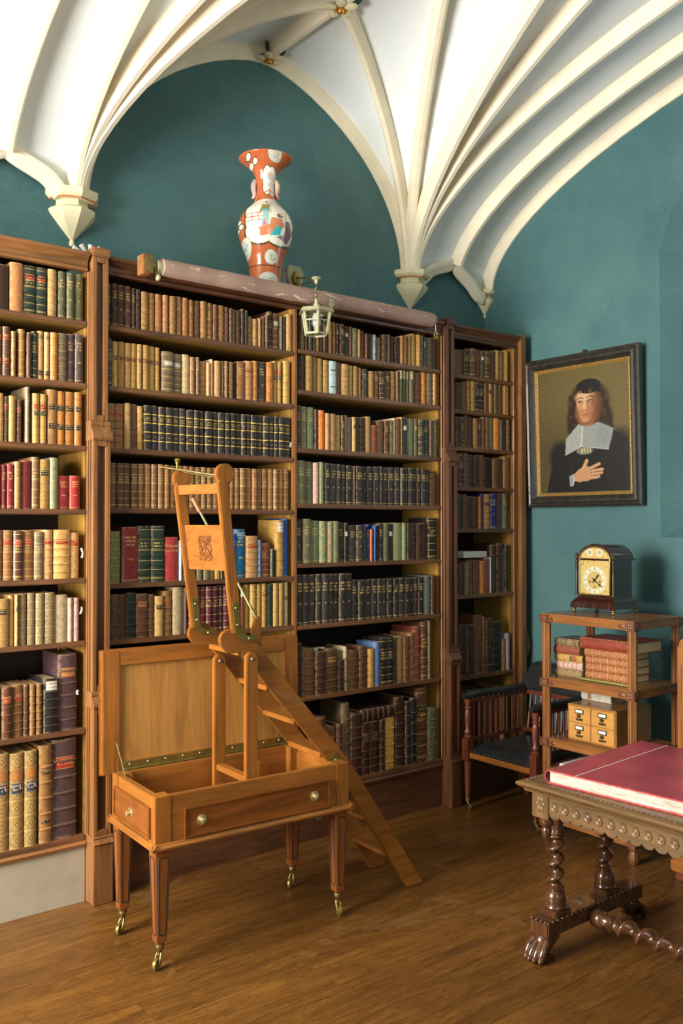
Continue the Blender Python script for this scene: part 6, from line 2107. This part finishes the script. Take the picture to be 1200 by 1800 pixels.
# ------------------------------------------------------------------ leather armchair in the corner
ch = tag(empty('armchair', (4.45, 3.96, 0)), 'mahogany spindle armchair padded in black leather in the corner', 'armchair')
MZ, MX_, MY_ = MT['mah_z'], MT['mah_x'], MT['mah_y']
BL = MT['blackleather']
HWc = 0.288                      # half width (along y); local x goes back to the wall
DPc = 0.56
legprof = [(0.016, 0.055), (0.018, 0.06), (0.017, 0.07), (0.026, 0.30), (0.027, 0.315), (0.022, 0.320), (0.027, 0.328)]
for s_ in (-1, 1):
    b = MB().lathe(legprof, 16, (0, s_ * HWc, 0))
    b.box(-0.027, 0.027, s_ * HWc - 0.027, s_ * HWc + 0.027, 0.328, 0.470)
    b.lathe([(0.024, 0.470), (0.030, 0.482), (0.018, 0.495), (0.026, 0.510), (0.016, 0.530), (0.021, 0.585), (0.023, 0.640), (0.017, 0.662), (0.025, 0.672), (0.018, 0.682), (0.024, 0.715), (0.026, 0.735)], 16, (0, s_ * HWc, 0))
    b.build('front_leg', MZ, ch, smooth=40)
    c = MB().lathe([(0.010, 0.045), (0.018, 0.05), (0.018, 0.075), (0.0, 0.08)], 12, (0, s_ * HWc, 0), cap=False)
    c.tube([(0, s_ * HWc, 0.05), (-0.004, s_ * HWc - 0.012, 0.03), (-0.008, s_ * HWc - 0.022, 0.018)], 0.006, 8)
    co_ = c.build('castor', MT['brass'], ch, smooth=50)
    M_ = Matrix.Translation((-0.008, s_ * HWc - 0.024, 0.018)) @ Matrix.Rotation(PI / 2, 4, 'Y')
    MB().lathe([(0.0, -0.006), (0.015, -0.006), (0.018, -0.003), (0.018, 0.003), (0.015, 0.006), (0.0, 0.006)], 16, M=M_, cap=False).build('wheel', MT['brass'], co_)
    MB().frustum(0.0, (DPc - 0.01, DPc + 0.03, s_ * (HWc - 0.04) - 0.02, s_ * (HWc - 0.04) + 0.02), 0.36, (DPc - 0.05, DPc - 0.005, s_ * (HWc - 0.03) - 0.022, s_ * (HWc - 0.03) + 0.022)).build('back_leg', MZ, ch, bevel=0.003)
    MB().box(0.02, DPc - 0.03, s_ * HWc - 0.018, s_ * HWc + 0.018, 0.350, 0.392).build('seat_rail', MX_, ch, bevel=0.003)
    MB().box(0.02, DPc - 0.01, s_ * HWc - 0.013, s_ * HWc + 0.013, 0.452, 0.474).build('lower_rail', MX_, ch, bevel=0.003)
    MB().box(0.0, DPc, s_ * HWc - 0.016, s_ * HWc + 0.016, 0.712, 0.735).build('arm_rail', MX_, ch, bevel=0.003)
    arm = MB()
    path, fr = [], []
    for k in range(13):
        x = -0.045 + (DPc + 0.06) * k / 12
        path.append(Vector((x, s_ * HWc, 0.756 + 0.004 * math.sin(k * 0.5))))
        kk = (0.55 if k == 0 else 1.0)
        fr.append((Vector((0, 1, 0)) * kk, Vector((0, 0, 1)) * kk))
    pr2 = [(0.034 * math.cos(2 * PI * k / 14), 0.027 * math.sin(2 * PI * k / 14)) for k in range(14)]
    arm.sweep(path, fr, pr2)
    ao = arm.build('arm_pad', BL, ch, smooth=60)
    for k in range(11):
        MB().ball((0.01 + k * 0.052, s_ * HWc - s_ * 0.0 - 0.034 * (1 if s_ > 0 else -1) * (1), 0.742), 0.0045, 6, 4).build('nail', MT['bronze'], ao)
    for k in range(9):
        x = 0.055 + k * 0.056
        MB().tube([(x, s_ * HWc, 0.47), (x, s_ * HWc, 0.715)], 0.0085, 8).build('spindle', MZ, ch)
MB().box(-0.016, 0.016, -HWc + 0.03, HWc - 0.03, 0.345, 0.385).build('seat_rail', MT['oak_y'], ch, bevel=0.003)
MB().box(DPc - 0.03, DPc, -HWc, HWc, 0.345, 0.392).build('seat_rail', MY_, ch, bevel=0.003)
MB().box(DPc - 0.018, DPc + 0.012, -HWc, HWc, 0.450, 0.476).build('lower_rail', MY_, ch, bevel=0.003)
# seat cushion, domed
sv, sf = [], []
n = 16
for j in range(n + 1):
    for i in range(n + 1):
        x, yv = i / n, j / n
        ex = min(1, 6.5 * min(x, 1 - x)) ** 0.5
        ey = min(1, 6.5 * min(yv, 1 - yv)) ** 0.5
        sv.append((-0.018 + (DPc - 0.0) * x, -HWc + 0.026 + (2 * HWc - 0.052) * yv, 0.388 + 0.058 * min(ex, ey) + 0.012 * math.sin(PI * x) * math.sin(PI * yv)))
for j in range(n):
    for i in range(n):
        k = j * (n + 1) + i
        sf.append((k, k + 1, k + n + 2, k + n + 1))
cu_ = MB().q(sv, sf)
cu_.box(-0.014, DPc - 0.02, -HWc + 0.030, HWc - 0.030, 0.383, 0.392)
so_ = cu_.build('seat_cushion', BL, ch, smooth=60)
for k in range(13):
    MB().ball((-0.018, -HWc + 0.045 + k * 0.0405, 0.395), 0.0045, 6, 4).build('nail', MT['bronze'], so_)
# back: spindles and a shaped padded crest
for k in range(11):
    yv = -HWc + 0.05 + k * (2 * HWc - 0.1) / 10
    MB().tube([(DPc - 0.003, yv, 0.472), (DPc + 0.028, yv * 0.98, 0.715)], 0.0085, 8).build('spindle', MZ, ch)
MB().box(DPc + 0.012, DPc + 0.040, -HWc - 0.01, HWc + 0.01, 0.708, 0.735).build('crest_rail', MY_, ch, bevel=0.003)
outl = [(-HWc - 0.03, 0.735), (HWc + 0.03, 0.735), (HWc + 0.03, 0.790), (HWc - 0.01, 0.840), (HWc - 0.05, 0.920), (HWc - 0.10, 0.942), (-HWc + 0.10, 0.942), (-HWc + 0.05, 0.920), (-HWc + 0.01, 0.840), (-HWc - 0.03, 0.790)]
MB().prism(outl, 0, 0.07, lambda a, b, d: (DPc - 0.004 + d + 0.10 * (b - 0.735), a, b)).build('back_pad', BL, ch, bevel=0.018, seg=3)

# ------------------------------------------------------------------ carved trestle table with barley-twist legs
tb = tag(empty('trestle_table', (3.13, 2.70, 0)), 'carved oak trestle table with barley-twist legs and paw feet', 'table')
TWX, TLY = 0.86, 1.62                       # size along x and along -y
TT = 0.762
TX, TY, TZ = MT['tbl_x'], MT['tbl_y'], MT['tbl_z']
# local frame: x across the table, y runs from 0 (far end) to -TLY (towards the camera)
MB().box(0.03, TWX - 0.03, -TLY + 0.03, -0.03, TT - 0.030, TT).build('table_top', TX, tb, bevel=0.003)
edge = [(0.0, -0.012), (0.006, -0.004), (0.018, 0.0), (0.05, 0.001), (0.05, -0.045), (0.030, -0.045), (0.026, -0.034), (0.012, -0.026), (0.004, -0.020)]
for side in range(4):
    vs = []
    for (p, z) in edge:
        cs = [(p, -p), (TWX - p, -p), (TWX - p, -TLY + p), (p, -TLY + p)]
        for q_ in (side, (side + 1) % 4):
            vs.append((cs[q_][0], cs[q_][1], TT + z))
    n = len(edge)
    fs = [(2 * i, 2 * i + 1, 2 * ((i + 1) % n) + 1, 2 * ((i + 1) % n)) for i in range(n)] + [tuple(2 * i for i in range(n)), tuple(2 * i + 1 for i in range(n - 1, -1, -1))]
    MB().q(vs, fs).build('top_moulding', TX if side % 2 == 0 else TY, tb, smooth=30)
ed = MB()
k = 0
yv = -0.05
while yv > -TLY + 0.05:
    ed.ball((0.034, yv, TT + 0.001), (0.012, 0.009, 0.004), 8, 4)
    yv -= 0.024
xv = 0.05
while xv < TWX - 0.05:
    ed.ball((xv, -0.034, TT + 0.001), (0.009, 0.012, 0.004), 8, 4)
    xv += 0.024
eo = ed.build('carved_beading', TX, tb, smooth=60)
eo['kind'] = 'stuff'
# corner blocks and scalloped carved aprons
AX0, AX1, AYa, AYb = 0.055, TWX - 0.055, -0.06, -TLY + 0.06
for (a, b) in ((AX0, AYa - 0.085), (AX1 - 0.085, AYa - 0.085), (AX0, AYb), (AX1 - 0.085, AYb)):
    cbk = MB().box(a - 0.006, a + 0.085, b, b + 0.091, TT - 0.155, TT - 0.035).build('corner_block', TZ, tb, bevel=0.003)
    for face in range(2):
        rr = MB()
        for q_ in range(6):
            an = PI / 3 * q_
            if face == 0:
                rr.ball((a - 0.006, b + 0.045 + 0.016 * math.cos(an), TT - 0.095 + 0.022 * math.sin(an)), (0.004, 0.012, 0.014), 8, 6)
            else:
                rr.ball((a + 0.042 + 0.016 * math.cos(an), b + 0.091, TT - 0.095 + 0.022 * math.sin(an)), (0.012, 0.004, 0.014), 8, 6)
        rr.build('carved_rosette', TZ, cbk, smooth=60)
    MB().lathe([(0.0, 0.50), (0.012, 0.505), (0.022, 0.525), (0.026, 0.548), (0.018, 0.560), (0.032, 0.572), (0.034, 0.590), (0.030, TT - 0.155)], 16, (a + 0.04, b + 0.045, 0), cap=False).build('pendant', MT['twist'], tb, smooth=50)


def apron(x, out, y0, y1):
    n = int(round(abs(y1 - y0) / 0.058))
    st = (y1 - y0) / n
    poly = [(y0, TT - 0.04)]
    for i in range(n):
        for q_ in range(7):
            a = PI * q_ / 6
            poly.append((y0 + st * (i + 0.5) - st * 0.5 * math.cos(a), TT - 0.128 - 0.020 * math.sin(a)))
    poly.append((y1, TT - 0.04))
    ap_ = MB().prism(poly, x, x + 0.022, lambda a, b, d: (d, a, b)).build('scalloped_apron', TY, tb, bevel=0.002)
    xs = x if out < 0 else x + 0.022
    for i in range(n):
        yc = y0 + st * (i + 0.5)
        gd_ = MB()
        M_ = Matrix.Translation((xs, yc, TT - 0.092)) @ Matrix.Rotation(-PI / 2 if out < 0 else PI / 2, 4, 'Y')
        gd_.lathe([(0.0, 0.003), (0.005, 0.005), (0.010, 0.0025), (0.014, 0.005), (0.019, 0.005), (0.022, 0.0)][::-1], 14, M=M_, cap=False)
        gd_.build('carved_roundel', TY, ap_, smooth=40)


apron(AX0, -1, AYa - 0.085, AYb + 0.09)
apron(AX1 - 0.022, 1, AYa - 0.085, AYb + 0.09)
for yb in (AYa, AYb + 0.022):
    MB().box(AX0 + 0.085, AX1 - 0.085, yb - 0.022, yb, TT - 0.145, TT - 0.04).build('end_apron', TX, tb, bevel=0.003)


def twist_pts(fn, L, z0, turns, R, e, hand, nseg=110, nang=18):
    """barley twist: round section whose centre spirals round the axis"""
    vs, fs = [], []
    for i in range(nseg + 1):
        s = i / nseg
        k = min(1, 14 * min(s, 1 - s) + 0.12)
        ph = hand * 2 * PI * turns * s
        for j in range(nang):
            a = 2 * PI * j / nang
            vs.append(fn(e * k * math.cos(ph) + R * math.cos(a), e * k * math.sin(ph) + R * math.sin(a), z0 + L * s))
    for i in range(nseg):
        for j in range(nang):
            j2 = (j + 1) % nang
            fs.append((i * nang + j, i * nang + j2, (i + 1) * nang + j2, (i + 1) * nang + j))
    return vs, fs


for end, yl in enumerate((-0.115, -TLY + 0.115)):
    x0, x1 = 0.015, TWX - 0.130
    fb = MB().box(x0 + 0.005, x1, yl - 0.052, yl + 0.052, 0.105, 0.172).build('trestle_beam', MT['twist'], tb, bevel=0.006)
    bd = MB()
    xv = x0 + 0.01
    while xv < x1 - 0.01:
        bd.ball((xv, yl - 0.052, 0.172), (0.012, 0.008, 0.006), 8, 5)
        xv += 0.032
    for q_ in range(4):
        bd.ball((x0 + 0.005, yl - 0.036 + q_ * 0.024, 0.172), (0.008, 0.010, 0.006), 8, 5)
    bd.build('carved_bead_row', MT['twist'], fb, smooth=60)
    for xl in (0.135, 0.500):
        MB().box(xl - 0.052, xl + 0.052, yl - 0.048, yl + 0.048, 0.172, 0.200).build('leg_block', MT['twist'], tb, bevel=0.004)
        lg = MB()
        lg.lathe([(0.046, 0.200), (0.050, 0.208), (0.044, 0.218), (0.046, 0.226), (0.047, 0.250), (0.040, 0.272), (0.030, 0.280), (0.042, 0.290), (0.030, 0.300)], 24, (xl, yl, 0))
        v_, f_ = twist_pts(lambda a, b, c: (xl + a, yl + b, c), 0.220, 0.296, 3.3, 0.029, 0.0125, 1 if end == 0 else -1)
        lg.q(v_, f_)
        lg.lathe([(0.030, 0.512), (0.040, 0.518), (0.036, 0.526), (0.042, 0.534), (0.034, 0.545), (0.036, 0.575), (0.046, 0.600), (0.044, 0.618), (0.034, 0.628)], 24, (xl, yl, 0))
        lg.build('twist_leg', MT['twist'], tb, smooth=45)
    MB().box(0.10, TWX - 0.10, yl - 0.04, yl + 0.04, 0.625, TT - 0.031).build('top_bearer', TX, tb, bevel=0.003)
    for xf, sg in ((x0, -1), (x1, 1)):
        pw = MB()
        pw.ball((xf - sg * 0.035, yl, 0.075), (0.045, 0.046, 0.044), 14, 10)
        for q_ in range(4):
            yy = yl - 0.039 + q_ * 0.026
            ln = 0.030 if q_ in (0, 3) else 0.038
            pw.tube([(xf - sg * 0.03, yl + (yy - yl) * 0.7, 0.088), (xf + sg * 0.006, yy, 0.062), (xf + sg * ln * 0.8, yy, 0.032), (xf + sg * ln, yy, 0.016)], [0.020, 0.019, 0.0175, 0.013], 10)
            pw.ball((xf + sg * ln, yy, 0.015), (0.016, 0.012, 0.0145), 10, 8)
        pw.box(xf - 0.045 - sg * 0.02, xf + 0.045 - sg * 0.02, yl - 0.04, yl + 0.04, 0.0, 0.03)
        pw.build('paw_foot', MT['twist'], tb, smooth=60)
        MB().prism([(xf - sg * 0.04, 0.03), (xf - sg * 0.11, 0.075), (xf - sg * 0.12, 0.106), (xf - sg * 0.03, 0.106)], yl - 0.03, yl + 0.03, lambda a, b, d: (a, d, b)).build('foot_bracket', MT['twist'], tb, bevel=0.004)
# twisted stretcher between the trestles
ya, yb = -0.115 - 0.052, -TLY + 0.115 + 0.052
xs, zs = 0.345, 0.118
sb = MB()
fnS = lambda a, b, c: (xs + a, ya - c, zs + b)
Ls = ya - yb
MS = Matrix(((1, 0, 0, xs), (0, 0, -1, ya), (0, 1, 0, zs), (0, 0, 0, 1)))
endp = [(0.026, 0.0), (0.040, 0.004), (0.042, 0.030), (0.038, 0.052), (0.030, 0.060), (0.030, 0.092), (0.040, 0.098), (0.034, 0.108), (0.026, 0.114)]
sb.lathe(endp, 24, M=MS)
v_, f_ = twist_pts(fnS, Ls * 0.5 - 0.215, 0.11, 4.6, 0.029, 0.014, -1)
sb.q(v_, f_)
mid = Ls * 0.5
sb.lathe([(0.026, mid - 0.106), (0.040, mid - 0.102), (0.046, mid - 0.094), (0.034, mid - 0.084), (0.030, mid - 0.070), (0.036, mid - 0.050), (0.044, mid - 0.040), (0.046, mid - 0.020), (0.040, mid), (0.046, mid + 0.020), (0.044, mid + 0.040), (0.030, mid + 0.070), (0.046, mid + 0.094), (0.026, mid + 0.106)], 24, M=MS)
v_, f_ = twist_pts(fnS, Ls * 0.5 - 0.215, mid + 0.105, 4.2, 0.029, 0.014, 1)
sb.q(v_, f_)
sb.lathe([(r, Ls - z) for r, z in endp][::-1], 24, M=MS)
sb.build('twist_stretcher', MT['twist'], tb, smooth=45)

# ------------------------------------------------------------------ large crimson folio on the table
fo = tag(empty('folio_book', (3.198, 2.585, TT + 0.002), math.radians(4.2)), 'huge crimson cloth folio book lying closed on the carved table', 'book')
# local: x along the spine, y from 0 (spine) towards -y (fore edge)
FLX, FLY, FH = 0.80, 1.05, 0.058
MB().box(0.008, FLX - 0.008, -FLY + 0.012, -0.02, 0.005, FH - 0.005).build('page_block', MT['folio_pages'], fo, smooth=0)
MB().box(0, FLX, -FLY, -0.012, 0.0, 0.005).build('back_board', MT['redcloth'], fo, bevel=0.0015)
MB().box(0, FLX, -FLY, -0.012, FH - 0.005, FH).build('front_board', MT['redcloth'], fo, bevel=0.0015)
sp_ = []
for k in range(11):
    a = PI / 2 + PI * k / 10
    sp_.append((-0.014 - 0.018 * math.cos(a) * 1.0, FH / 2 + FH / 2 * math.sin(a)))
outer = [(-0.014 + 0.020 * math.sin(PI * k / 10), FH * k / 10) for k in range(11)]
inner = [(-0.014 + 0.014 * math.sin(PI * k / 10), 0.005 + (FH - 0.01) * k / 10) for k in range(10, -1, -1)]
MB().prism(outer + inner, 0, FLX, lambda a, b, d: (d, a, b)).build('spine', MT['redcloth'], fo, smooth=50)
MB().box(-0.001, FLX + 0.001, -0.156, -0.152, FH - 0.004, FH + 0.0006).build('cover_line', MT['paper'], fo, smooth=0)
for z0 in (0.0, FH - 0.0052):
    MB().box(-0.0012, 0.0045, -FLY, -0.012, z0 - 0.0004, z0 + 0.0056).build('worn_edge', MT['redleather'], fo, bevel=0.001)

# ------------------------------------------------------------------ oak stand at the right edge
op = tag(empty('oak_bench_end', (4.44, 2.70, 0)), 'tall oak bench with round-topped panelled end at the right edge', 'bench')
GX, GY, GZ = MT['oak_x'], MT['oak_y'], MT['oak_z']
pl = [(0.0, 0.11), (-0.62, 0.11), (-0.62, 1.24)]
for k in range(13):
    a = PI * k / 12
    pl.append((-0.31 - 0.31 * math.cos(a) * 1.0, 1.24 + 0.09 * math.sin(a) ** 0.6))
pl.append((0.0, 1.24))
MB().prism(pl, 0.012, 0.045, lambda a, b, d: (d, a, b)).build('end_panel', GZ, op, bevel=0.004)
for y0 in (0.0, -0.58):
    st = MB().box(0.0, 0.052, y0 - 0.045, y0, 0.10, 1.25)
    so2 = st.build('stile', GZ, op, bevel=0.006)
    MB().tube([(0.0, y0 - 0.026 + 0.0, 0.2), (0.0, y0 - 0.026, 1.15)], 0.004, 6).build('stile_bead', MT['mah_z'], so2)
MB().box(-0.018, 0.07, -0.66, 0.035, 0.045, 0.11).build('foot_rail', GY, op, bevel=0.008)
MB().box(-0.006, 0.058, -0.64, 0.012, 0.0, 0.05).build('foot_block', MT['mah_y'], op, bevel=0.004)
MB().box(0.045, 0.60, -0.60, -0.02, 0.40, 0.43).build('bench_seat', GX, op, bevel=0.004)
MB().box(0.60, 0.645, -0.62, 0.0, 0.0, 0.95).build('end_panel', GZ, op, bevel=0.004)
